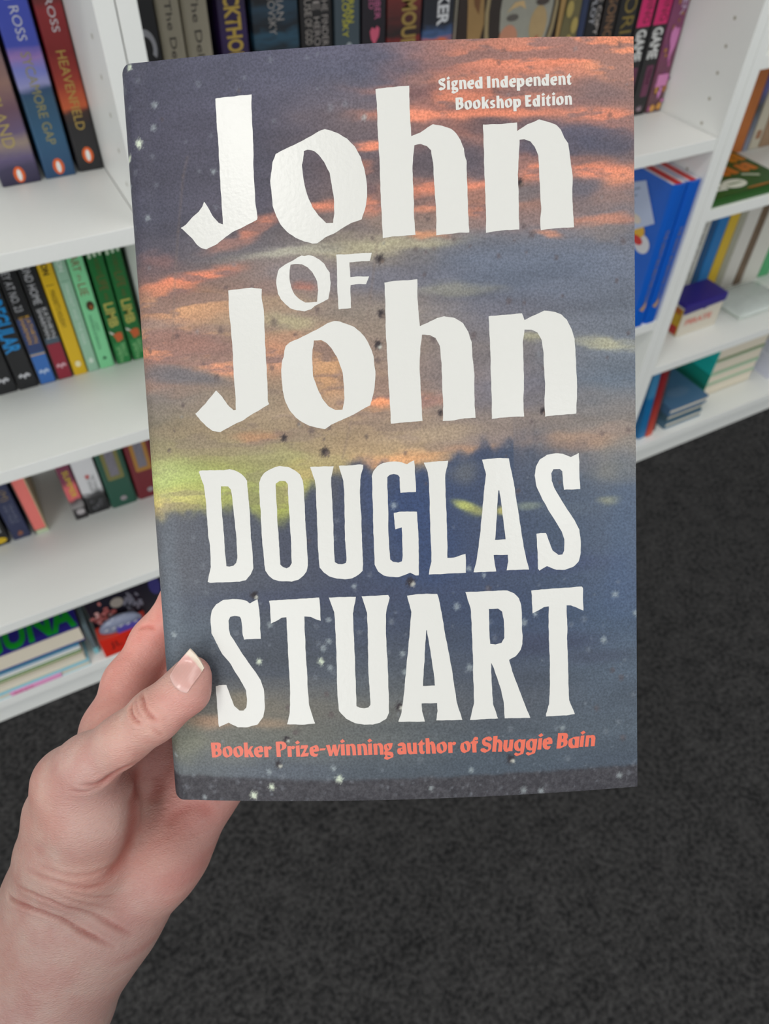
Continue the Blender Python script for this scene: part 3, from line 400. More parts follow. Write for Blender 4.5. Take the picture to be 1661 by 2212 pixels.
AUTHOR=[[[311,2253,320,2261,388,2262,477,2258,519,2264,554,2254,594,2230,618,2204,630,2183,629,2147,632,2096,634,2030,635,1953,634,1876,632,1824,635,1757,637,1679,636,1607,615,1565,582,1529,539,1520,444,1519,337,1516,322,1524,336,1577,350,1623,353,1702,354,1764,347,1817,346,1910,346,1992,346,2075,342,2126,339,2167,326,2204],[454,2154,501,2152,518,2131,523,2095,525,2038,528,1966,532,1905,535,1827,535,1749,533,1677,523,1646,504,1628,477,1622,456,1625,455,1668,452,1736,453,1803,452,1886,449,1959,450,2036,450,2092]],[[851,2272,909,2263,949,2239,978,2213,994,2175,998,2134,998,2063,999,1992,997,1916,999,1839,1000,1762,1000,1685,999,1617,988,1576,968,1551,931,1523,888,1512,801,1518,765,1530,735,1557,716,1589,711,1631,710,1703,706,1776,706,1858,705,1925,708,1981,705,2033,706,2094,708,2145,708,2167,721,2200,744,2229,781,2251,818,2266],[817,2158,843,2175,881,2173,896,2153,894,2087,895,2006,896,1919,895,1842,897,1765,894,1698,894,1636,878,1611,857,1601,832,1612,817,1628,817,1674,816,1752,817,1819,814,1896,816,1973,815,2049,816,2100]],[[1047,2258,1119,2258,1200,2257,1191,2223,1180,2183,1178,2127,1179,2057,1180,1960,1179,1858,1176,1756,1176,1679,1177,1633,1199,1619,1225,1617,1248,1625,1254,1640,1254,1702,1250,1779,1254,1881,1257,1983,1260,2084,1258,2160,1250,2190,1239,2231,1233,2259,1301,2259,1371,2262,1390,2258,1388,2235,1373,2196,1367,2161,1361,2080,1360,2020,1364,1928,1361,1826,1361,1750,1360,1673,1361,1611,1356,1570,1329,1545,1287,1523,1236,1517,1185,1524,1134,1541,1100,1568,1076,1600,1074,1641,1072,1708,1072,1785,1074,1862,1075,1939,1076,2030,1077,2131,1073,2172,1059,2218]],[[1552,2271,1597,2272,1637,2265,1671,2251,1692,2264,1717,2274,1720,2242,1719,2192,1723,2131,1722,2071,1675,2072,1622,2069,1620,2121,1621,2171,1609,2186,1584,2192,1559,2188,1542,2174,1539,2124,1540,2063,1539,1972,1537,1896,1534,1820,1535,1743,1538,1677,1539,1638,1556,1622,1591,1615,1614,1623,1621,1663,1621,1725,1623,1791,1622,1845,1580,1834,1576,1869,1574,1941,1609,1947,1660,1947,1723,1943,1724,1904,1726,1838,1728,1762,1725,1685,1724,1608,1720,1526,1700,1526,1665,1546,1629,1532,1588,1519,1532,1524,1492,1534,1457,1561,1436,1608,1437,1670,1437,1747,1437,1834,1439,1915,1441,1986,1440,2047,1443,2117,1442,2183,1455,2217,1481,2246,1517,2265]],[[1779,2257,1856,2261,1935,2263,1929,2229,1914,2176,1912,2114,1911,2033,1914,1930,1913,1826,1913,1722,1910,1634,1951,1634,2028,1655,2029,1592,2027,1531,1948,1531,1879,1529,1786,1529,1791,1560,1806,1615,1807,1692,1806,1782,1806,1900,1808,2037,1807,2139,1802,2194]],[[2152,2261,2209,2264,2270,2267,2324,2262,2330,2226,2342,2164,2354,2089,2366,1999,2378,1910,2393,1798,2407,1687,2423,1602,2440,1533,2370,1535,2293,1535,2305,1594,2303,1637,2211,1640,2215,1598,2225,1531,2148,1530,2077,1532,2094,1589,2111,1679,2127,1783,2141,1906,2154,2002,2163,2090,2175,2165,2163,2213],[2252,2059,2258,2059,2269,1969,2280,1859,2291,1739,2222,1738,2230,1806,2239,1916,2246,1998]],[[2626,2281,2674,2276,2725,2253,2777,2277,2780,2220,2779,2152,2783,2044,2677,2045,2671,2102,2668,2164,2651,2180,2610,2180,2596,2154,2598,2106,2615,2057,2655,1986,2696,1916,2743,1844,2774,1780,2782,1710,2781,1627,2767,1571,2732,1538,2676,1520,2620,1523,2557,1550,2508,1523,2498,1536,2499,1592,2497,1662,2492,1766,2520,1770,2554,1769,2571,1721,2597,1650,2635,1620,2660,1622,2672,1646,2674,1723,2659,1772,2618,1843,2571,1921,2531,1999,2498,2076,2488,2145,2497,2199,2522,2245,2570,2274]],[[483,1405,541,1400,578,1390,598,1372,652,1399,655,1370,659,1328,661,1265,657,1201,658,1132,599,1131,545,1128,537,1161,536,1225,533,1267,526,1283,492,1291,460,1284,446,1258,445,1205,452,1162,481,1114,519,1044,562,974,606,909,640,849,657,790,659,730,657,655,643,595,600,541,529,522,464,522,402,555,334,524,330,546,330,623,330,705,329,808,354,816,403,817,425,743,447,672,483,639,510,639,531,661,538,704,537,775,516,823,477,894,434,975,390,1029,352,1110,324,1174,324,1270,337,1328,369,1370,419,1399]],[[728,1387,793,1391,892,1394,996,1398,1062,1401,1065,1361,1065,1245,1030,1257,999,1273,958,1277,955,1206,956,1143,954,1047,955,968,956,887,955,780,958,673,971,619,992,545,924,538,871,539,802,542,822,610,830,675,835,782,837,890,836,996,837,1103,837,1209,838,1274,807,1272,769,1250,732,1234,732,1295,733,1353]],[[1126,1399,1211,1400,1304,1398,1294,1351,1279,1286,1279,1208,1279,1100,1279,979,1277,888,1277,796,1275,659,1295,648,1325,643,1354,648,1368,666,1368,745,1365,825,1365,916,1368,1037,1372,1157,1373,1289,1361,1337,1342,1400,1416,1401,1516,1404,1525,1385,1507,1326,1496,1273,1492,1183,1491,1063,1494,942,1493,821,1492,699,1489,607,1470,567,1427,541,1379,529,1320,530,1260,542,1202,574,1157,628,1153,695,1152,781,1155,891,1158,1012,1159,1133,1159,1235,1157,1301,1139,1356]],[[1639,1394,1696,1401,1766,1403,1836,1398,1844,1373,1856,1295,1868,1217,1879,1127,1894,1030,1913,909,1927,787,1941,664,1974,540,1884,542,1801,544,1812,608,1811,663,1708,664,1709,612,1725,539,1641,541,1549,544,1572,604,1588,696,1604,817,1617,920,1633,1040,1646,1136,1654,1219,1663,1285,1653,1333],[1756,1159,1760,1159,1770,1083,1783,974,1795,871,1800,783,1721,783,1726,843,1735,934,1744,1036,1752,1120]],[[2020,1403,2135,1403,2250,1403,2294,1401,2337,1381,2369,1346,2383,1298,2386,1225,2384,1141,2388,1095,2385,1039,2373,1000,2338,957,2295,936,2314,856,2340,780,2366,705,2392,629,2427,532,2340,535,2256,538,2254,590,2253,642,2239,723,2218,798,2193,884,2176,922,2174,857,2176,783,2178,697,2181,639,2212,539,2117,539,2025,537,2038,589,2055,651,2056,731,2055,845,2057,959,2055,1100,2054,1212,2051,1291,2040,1330],[2170,1284,2230,1284,2257,1262,2265,1214,2268,1146,2267,1085,2247,1052,2208,1044,2173,1050,2170,1106,2171,1196]],[[2451,1393,2519,1398,2629,1399,2785,1403,2793,1393,2792,1332,2794,1242,2755,1261,2711,1281,2683,1283,2683,1209,2686,1136,2682,1057,2686,955,2686,841,2688,726,2690,640,2727,540,2671,534,2604,536,2533,535,2533,552,2555,619,2561,705,2564,819,2565,933,2562,1047,2561,1160,2565,1282,2533,1279,2494,1258,2457,1241,2454,1305,2455,1361]]]
GLYPH={"B":[[[36,524,285,533,357,512,387,460,378,394,349,327,391,261,401,187,374,105,342,67,191,2,44,-2,40,161,35,413],[188,436,221,444,240,407,236,341,212,311,183,311],[178,207,221,222,259,178,255,119,219,91,176,100]]],"o":[[[220,401,286,394,340,336,368,247,358,158,331,84,292,47,157,-13,85,8,31,67,10,156,18,245,45,326,123,361],[150,320,179,323,219,268,239,187,233,98,213,65,173,113,148,186,138,260]]],"k":[[[32,517,167,524,167,399,168,252,263,384,361,396,269,252,319,134,370,16,253,1,175,134,174,1,33,0,35,251]]],"e":[[[230,395,287,391,327,332,337,251,337,184,253,170,158,160,177,111,226,89,306,101,264,0,155,-12,71,22,18,103,13,221,38,310,105,347],[161,317,196,307,208,269,192,248,153,243,149,288]]],"r":[[[22,368,126,383,168,356,198,385,269,375,295,331,249,272,205,257,164,294,163,147,161,0,24,0,21,192]]],"P":[[[30,530,200,541,299,529,368,484,398,396,372,308,298,257,181,214,180,119,181,1,40,-2,36,222,29,428],[173,449,216,449,242,397,237,324,206,265,172,251]]],"i":[[[95,571,176,492,66,425,6,498]],[[21,389,153,402,151,212,157,6,21,0,23,213]]],"z":[[[43,397,277,405,286,358,210,212,163,125,303,135,271,14,21,-3,24,53,109,184,157,286,15,273]]],"-":[[[20,263,226,275,194,202,10,190]]],"w":[[[19,373,146,390,176,275,199,173,245,388,358,396,380,272,397,184,443,395,513,401,480,285,396,1,304,-2,262,157,205,-3,113,-5,79,160]]],"n":[[[18,379,103,392,151,377,209,405,278,396,332,344,349,241,350,125,359,0,232,-4,231,127,222,244,198,325,156,340,153,172,155,0,28,-1,27,189]]],"g":[[[145,394,313,396,295,302,263,216,205,152,113,118,231,100,300,69,325,-5,307,-92,107,-181,11,-142,6,-98,57,-41,11,19,14,91,50,134,12,223,13,310,45,353],[121,329,149,328,174,262,178,189,145,219,123,263],[100,-30,156,-22,225,-46,217,-82,133,-79]]],"a":[[[149,412,232,405,293,337,310,235,319,104,315,2,203,-2,90,-13,22,26,4,114,29,200,128,226,184,232,178,276,116,292,46,294,27,338,64,374],[147,189,182,195,179,108,144,109,136,146]]],"u":[[[14,382,137,390,143,229,155,107,203,62,210,245,207,388,333,389,336,240,338,83,343,-8,209,-3,108,-17,51,23,21,111,15,251]]],"t":[[[11,314,177,491,190,391,265,375,246,314,186,290,186,151,212,71,263,78,226,-8,150,-19,93,14,62,103,64,295]]],"h":[[[19,531,144,535,156,378,215,420,282,400,329,319,350,179,351,-13,223,-5,215,149,203,289,162,317,159,151,159,-6,25,-4,22,244]]],"f":[[[78,392,123,495,175,541,258,523,281,453,221,417,146,427,187,393,271,392,260,314,210,299,206,160,209,-6,75,-5,63,149,59,306,9,308,19,369]]],"S1":[[[291,535,369,518,419,441,378,389,312,365,274,387,210,437,176,398,188,351,285,319,349,275,380,206,364,105,304,40,159,-28,55,11,2,75,32,127,124,143,181,100,239,70,280,116,262,178,178,202,107,239,70,309,72,403,113,469,199,512]]],"h1":[[[56,537,199,540,189,408,248,419,313,382,356,305,354,197,338,89,329,-13,198,-10,212,109,230,217,225,291,187,327,158,207,133,-7,0,0,24,213,41,389]]],"u1":[[[29,382,166,382,150,261,134,153,152,57,193,150,209,285,222,386,356,386,339,251,323,116,307,-12,189,-10,110,-36,33,2,2,79,5,201,20,295]]],"g1":[[[150,379,242,390,261,366,399,376,382,230,360,96,331,-39,309,-119,85,-195,20,-151,-2,-109,61,-65,139,-103,205,-86,220,-19,128,-21,50,18,6,102,9,224,37,303],[181,309,214,307,238,238,230,130,202,50,163,93,145,175,147,257]]],"i1":[[[154,562,216,486,109,420,41,497]],[[53,387,176,394,160,250,130,-3,0,0,23,171]]],"e1":[[[205,405,275,398,331,340,343,237,328,172,158,161,143,133,185,94,284,98,240,10,183,-23,85,-2,22,67,3,170,19,286,56,356,134,373],[182,320,210,296,202,260,153,256,163,295]]],"B1":[[[65,535,303,530,373,501,400,433,385,347,349,306,383,231,375,144,331,81,124,-4,0,0,21,181,46,369],[195,444,237,422,236,342,193,316],[171,222,234,211,240,138,197,82,154,92]]],"a1":[[[68,313,197,363,254,374,396,372,380,235,363,90,348,-19,206,-14,106,-27,36,24,1,99,7,215,33,287],[156,308,189,313,231,259,229,157,207,56,158,103,138,192]]],"n1":[[[55,384,161,387,197,375,275,394,346,360,371,278,358,162,335,-4,207,-3,215,128,228,244,196,312,160,278,144,133,121,-8,0,-3,23,156]]],"S":[[[154,343,208,335,222,289,177,240,136,229,110,255,70,282,82,231,163,202,215,148,219,71,170,15,74,-13,20,2,8,34,50,78,104,82,144,61,166,86,133,113,52,148,11,208,9,272,58,315]]],"d":[[[138,330,240,333,240,166,238,-8,143,-5,61,-8,15,45,3,122,26,198,95,235,143,240],[101,196,127,169,145,92,141,40,111,93,93,158]]],"I":[[[9,336,118,340,116,173,116,-1,14,-2,11,176]]],"p":[[[6,247,114,238,176,249,230,216,249,151,241,74,212,30,136,-14,109,-7,107,-116,11,-116,8,41],[113,186,140,166,157,102,147,51,118,77,108,142]]],"s":[[[109,247,169,222,127,178,80,173,92,147,160,113,172,67,151,23,48,-7,5,21,29,52,90,50,104,63,64,90,17,124,5,176,33,220]]],"E":[[[7,336,206,341,184,280,108,273,111,204,189,207,168,145,110,140,114,69,207,69,185,2,21,0,12,136]]]}
TAG=[["B",261,308],["o",343,310],["o",418,311],["k",490,311],["e",562,312],["r",630,312],["P",711,314],["r",790,314],["i",848,314],["z",879,314],["e",941,315],["-",1010,317],["w",1053,317],["i",1152,319],["n",1187,319],["n",1263,319],["i",1335,319],["n",1371,319],["g",1443,318],["a",1532,318],["u",1598,318],["t",1667,318],["h",1721,317],["o",1794,316],["r",1870,315],["o",1952,313],["f",2021,312],["S1",2087,311],["h1",2166,311],["u1",2241,311],["g1",2313,310],["g1",2392,310],["i1",2470,309],["e1",2505,309],["B1",2599,308],["a1",2679,308],["i1",2755,309],["n1",2791,309]]
EDITION_A=[["S",1948,4513],["i",1998,4513],["g",2026,4513],["n",2072,4514],["e",2122,4514],["d",2169,4515],["I",2242,4515],["n",2272,4516],["d",2324,4516],["e",2377,4517],["p",2424,4518],["e",2478,4519],["n",2526,4520],["d",2576,4521],["e",2630,4522],["n",2679,4523],["t",2728,4524]]
EDITION_B=[["B",2045,4395],["o",2101,4395],["o",2153,4396],["k",2205,4396],["s",2258,4397],["h",2297,4397],["o",2348,4398],["p",2400,4399],["E",2473,4400],["d",2519,4401],["i",2575,4403],["t",2598,4403],["i",2639,4405],["o",2664,4405],["n",2717,4407]]
BLOBS=[[130.5,234.7,24.4,2.9,2.3,233,142,115,0.9],[151.9,230.4,8.6,6.5,-1.1,225,150,120,0.6],[104.9,228.4,15.5,1.7,-1.7,200,130,110,0.7],[128.9,227.0,10.0,2.0,3.7,130,108,112,0.7],[146.1,223.8,12.3,2.9,-2.4,128,108,112,0.85],[97.8,224.3,21.2,1.3,-5.7,233,142,115,0.7],[90.5,218.5,15.5,1.3,-5.1,233,142,115,0.8],[91.5,224.8,7.0,1.7,-2.4,110,88,96,0.8],[118.9,221.3,25.7,1.0,0.8,150,104,100,0.7],[138.8,219.1,8.7,2.0,2.1,105,95,105,0.75],[117.3,214.6,13.6,1.9,-3.3,98,88,98,0.8],[110.3,218.3,28.5,1.6,-1.4,233,142,115,0.85],[147.5,216.3,13.1,3.2,-4.8,233,142,115,0.85],[143.0,210.2,13.9,3.5,-8.2,88,88,108,0.95],[130.0,207.5,11.5,3.2,-4.9,92,90,108,0.9],[151.8,210.1,5.9,3.2,-0.5,98,94,110,0.7],[145.8,201.3,13.9,2.9,-3.9,233,142,115,0.97],[141.4,194.9,14.7,2.9,-2.9,100,98,112,0.85],[153.9,198.4,5.8,2.9,3.3,220,140,112,0.8],[147.2,186.1,11.8,1.5,-1.3,215,142,118,0.75],[150.2,193.6,5.9,3.0,-0.9,170,130,118,0.5],[98.3,197.3,16.4,1.9,0.8,233,142,115,0.95],[124.4,201.8,6.9,3.7,-6.2,233,142,115,0.9],[104.2,205.1,8.5,4.3,-5.8,92,86,98,0.85],[93.6,204.2,7.1,4.3,-8.0,96,88,98,0.85],[92.1,191.6,8.6,1.0,-2.3,225,145,118,0.7],[122.6,194.3,7.2,1.7,-1.6,110,105,112,0.8],[111.0,189.8,8.6,1.4,-1.9,210,135,112,0.7],[131.1,189.9,8.7,2.3,-1.4,150,118,112,0.5],[76.0,210.9,4.3,1.1,1.9,233,142,115,0.85],[74.5,192.7,5.0,3.1,2.0,233,142,115,0.7],[73.6,203.1,3.6,1.3,2.9,233,142,115,0.6],[74.8,197.5,3.1,1.4,-2.8,110,90,96,0.7],[60.2,193.1,5.8,1.6,0.7,233,142,115,0.9],[73.6,210.8,4.0,1.1,4.7,233,142,115,0.8],[60.5,185.8,17.3,1.7,2.9,110,100,105,0.6],[40.3,188.7,8.7,1.7,21.5,233,142,115,0.85],[31.2,184.5,8.8,1.5,11.7,190,128,112,0.5],[49.3,180.2,16.0,1.6,1.7,172,168,156,0.85],[83.4,181.2,18.7,2.2,-0.5,186,178,152,0.85],[68.9,179.1,13.0,1.3,-0.8,190,180,152,0.5],[93.6,184.3,5.4,1.1,0.6,225,155,118,0.8],[131.0,182.8,3.8,0.9,-1.6,230,150,118,0.8],[83.7,187.5,12.9,1.7,-2.5,150,128,120,0.5],[125.0,172.6,33.9,7.4,0.3,104,112,132,0.9],[148.6,182.5,8.9,2.4,-6.8,140,128,128,0.6],[51.1,172.3,13.1,3.8,-3.0,124,116,122,0.8],[77.2,171.0,13.0,4.3,-2.5,112,112,126,0.8],[16.9,174.3,13.2,1.9,10.6,240,142,112,0.95],[5.2,180.8,6.9,2.4,-3.9,150,110,108,0.6],[7.5,171.3,9.2,1.7,0.1,228,146,116,0.7],[14.8,165.1,16.6,3.3,-3.3,218,164,126,0.8],[3.6,160.7,9.3,1.9,-3.4,150,130,125,0.7],[13.9,154.0,17.0,2.6,-5.9,228,150,118,0.9],[2.8,150.5,7.8,1.9,-3.1,215,140,112,0.6],[28.6,145.5,7.5,2.1,-10.5,222,150,120,0.9],[12.4,143.3,17.1,2.6,-9.5,108,106,114,0.9],[18.2,148.9,9.1,1.4,-6.8,150,125,118,0.6],[39.2,170.1,10.3,2.1,-3.1,140,118,116,0.6],[60.0,144.7,8.1,8.8,-2.6,210,160,120,0.85],[53.1,169.4,3.8,1.5,-3.0,180,118,105,0.8],[43.9,149.1,7.4,5.6,-2.7,210,150,122,0.75],[46.7,159.0,8.1,2.2,-2.9,178,168,138,0.75],[43.1,161.3,8.9,1.2,-2.9,170,160,135,0.5],[41.8,165.0,14.7,1.5,-3.0,165,142,120,0.5],[100.9,166.2,12.3,1.7,0.8,154,152,142,0.65],[148.3,148.7,11.3,1.7,-6.7,182,178,154,0.85],[123.8,151.1,4.4,1.5,-2.0,172,168,142,0.8],[137.9,154.5,11.9,4.5,-1.8,108,112,126,0.6],[84.5,132.8,16.1,1.6,2.6,222,148,116,0.8],[75.3,132.4,4.1,1.5,-2.4,238,155,115,0.95],[92.9,122.2,17.7,2.5,0.6,172,152,132,0.6],[93.6,141.8,13.2,5.9,-2.3,130,118,120,0.6],[116.8,133.6,17.8,3.7,-2.2,115,112,125,0.6],[134.4,117.5,16.6,2.6,1.5,180,146,126,0.8],[148.0,120.7,9.1,2.1,0.6,160,140,132,0.7],[16.6,125.3,19.9,2.8,-2.4,150,132,110,0.6],[36.3,123.0,9.1,1.4,-2.3,190,140,110,0.7],[23.9,119.8,9.2,1.8,-2.2,152,135,110,0.5],[104.6,116.8,10.4,1.6,1.6,208,160,126,0.85],[80.8,113.8,12.6,2.2,0.7,232,172,126,0.95],[99.3,113.1,3.0,2.1,-2.4,150,130,122,0.6],[6.1,110.6,14.1,5.3,-1.9,184,202,122,0.75],[1.5,113.1,9.5,4.7,-2.0,190,198,138,0.5],[8.7,103.4,14.1,3.5,4.0,206,194,126,0.7],[47.5,106.9,6.0,6.6,-2.1,190,184,112,0.7],[41.2,101.1,4.0,6.1,-1.9,172,176,90,0.7],[23.2,109.3,9.2,7.7,-2.0,172,178,104,0.6],[51.6,111.3,9.0,2.1,-2.2,190,165,118,0.6],[42.0,116.1,15.0,1.8,-2.2,170,165,120,0.6],[0.6,100.8,4.8,4.8,36.3,222,196,130,0.6]]
BLOBS2=[[102.3,98.5,4.2,1.2,-24.4,186,190,112,0.95],[105.5,96.4,3.3,1.5,-12.5,150,150,100,0.7],[113.0,96.4,1.8,1.3,-2.5,188,180,112,0.9],[121.5,97.7,4.2,1.1,0.4,128,138,132,0.8],[149.0,97.7,3.4,1.4,2.2,156,156,134,0.8],[101.4,109.3,5.1,3.3,-2.4,112,112,114,0.6],[138.0,110.7,7.6,2.7,-2.5,118,116,124,0.5],[152.5,107.1,9.1,3.3,-2.5,128,126,124,0.8],[134.8,95.8,9.1,2.1,-2.7,95,105,122,0.5],[153.9,87.3,6.1,18.4,-2.7,84,100,128,0.6],[152.2,70.5,6.2,9.4,-3.2,76,92,124,0.5],[123.1,78.9,22.9,3.1,-0.9,68,76,112,0.6],[59.5,105.0,2.7,4.5,-2.1,84,86,98,0.7],[71.4,103.0,2.7,9.0,-2.2,62,76,114,0.6],[83.1,96.6,7.5,9.0,-2.3,54,72,114,0.7],[90.2,85.7,9.0,9.0,-2.4,56,72,110,0.6],[46.4,85.7,7.6,9.1,-1.8,70,74,92,0.6],[127.2,51.7,18.6,3.4,-0.3,62,66,90,0.6],[144.2,46.0,12.6,2.2,0.3,70,76,96,0.6],[54.8,70.1,37.9,3.0,1.1,66,72,98,0.5],[3.1,71.1,3.9,25.8,-0.7,112,122,136,0.45],[13.0,27.8,9.7,2.1,0.2,172,140,118,0.8],[32.2,27.5,10.4,1.7,-2.5,156,134,116,0.7],[24.7,35.1,6.3,2.9,-0.3,138,128,112,0.7],[4.4,21.2,6.6,6.6,0.7,128,130,116,0.6],[62.1,30.6,18.5,3.1,-1.6,104,102,100,0.5],[55.4,21.1,24.8,3.7,-1.4,104,104,102,0.4]]
ROWS=[[241.9,[[80,80,98],[86,86,108],[96,94,115],[190,128,112],[238,150,118]]],[232.6,[[72,72,90],[84,84,104],[92,92,112],[180,120,108],[225,142,114]]],[219.2,[[75,74,92],[80,78,96],[112,100,108],[190,120,103],[150,118,115]]],[205.7,[[76,75,92],[80,78,94],[105,92,100],[120,100,105],[130,110,112]]],[192.0,[[78,78,95],[84,80,94],[120,102,102],[165,120,108],[130,115,118]]],[180.9,[[92,86,98],[112,106,112],[150,140,130],[120,118,128],[118,120,135]]],[171.1,[[150,112,105],[150,122,112],[120,112,120],[105,108,125],[110,115,132]]],[159.8,[[180,135,112],[160,138,120],[145,132,124],[108,108,122],[108,114,130]]],[148.4,[[195,135,112],[182,140,118],[155,135,124],[125,118,122],[118,124,138]]],[136.9,[[130,120,118],[152,134,118],[165,135,118],[120,115,125],[105,115,132]]],[125.2,[[140,130,112],[160,140,118],[165,142,122],[142,128,124],[135,128,128]]],[116.4,[[150,140,105],[160,150,115],[178,152,120],[140,125,125],[140,132,128]]],[106.0,[[175,178,108],[165,172,104],[160,150,110],[125,115,118],[128,128,132]]],[97.0,[[185,172,115],[150,155,95],[110,110,100],[90,95,112],[105,112,128]]],[91.0,[[98,102,116],[78,82,98],[70,78,102],[68,78,104],[85,98,125]]],[75.8,[[88,96,112],[74,80,98],[68,76,98],[62,73,102],[72,88,120]]],[60.4,[[95,104,118],[78,84,98],[68,76,98],[63,75,102],[75,90,115]]],[44.7,[[88,96,108],[75,80,92],[80,86,98],[72,80,98],[82,94,112]]],[32.1,[[110,110,108],[120,115,108],[100,102,104],[85,90,102],[82,92,108]]],[20.9,[[118,118,113],[110,112,110],[95,100,106],[80,88,100],[84,94,108]]],[11.2,[[105,110,116],[90,96,108],[82,90,102],[76,86,100],[78,88,104]]],[0.3,[[95,100,108],[86,92,104],[80,88,100],[76,86,100],[78,88,104]]]]  # sky print tones by row; right columns have some jacket sheen painted in
COLU=[-0.3,36.7,72.5,113.7,151.1]
SKYLINE=[[-7.7,95.0],[-1.3,97.5],[2.2,97.7],[6.1,100.1],[10.9,100.1],[14.8,100.7],[17.9,100.0],[25.7,100.4],[27.7,101.6],[30.8,102.4],[32.6,98.7],[34.8,97.1],[39.3,94.8],[43.0,94.1],[47.1,99.4],[48.9,103.6],[50.5,105.0],[52.5,106.7],[55.1,106.3],[57.5,109.5],[59.3,110.4],[62.1,109.4],[64.0,112.3],[66.0,113.4],[68.3,114.5],[70.0,112.9],[71.2,111.4],[72.6,110.4],[75.6,113.3],[79.2,112.0],[83.6,110.0],[86.3,110.9],[88.4,111.9],[91.0,110.3],[94.8,111.0],[97.0,113.0],[99.9,114.8],[102.0,114.6],[104.5,115.8],[107.7,118.5],[109.4,119.0],[111.2,116.6],[113.3,117.2],[115.0,118.5],[117.2,118.8],[120.2,117.8],[124.4,119.4],[127.2,118.1],[129.9,116.5],[132.8,114.6],[135.5,113.5],[141.1,113.2],[146.7,109.1],[149.1,109.6],[152.5,110.3],[156.5,108.4],[161.6,107.9]]
BAND=[[1.0,9.2],[51.6,7.2],[98.3,7.6],[157.7,8.0]]
DRIPS=[[[18.8,210.8],[17.0,205.3],[14.2,188.7],[12.1,174.6],[9.7,154.5]],[[77.0,182.2],[74.1,165.5],[68.3,134.2],[63.0,115.3]],[[88.5,232.0],[86.1,220.1],[84.7,208.0]]]
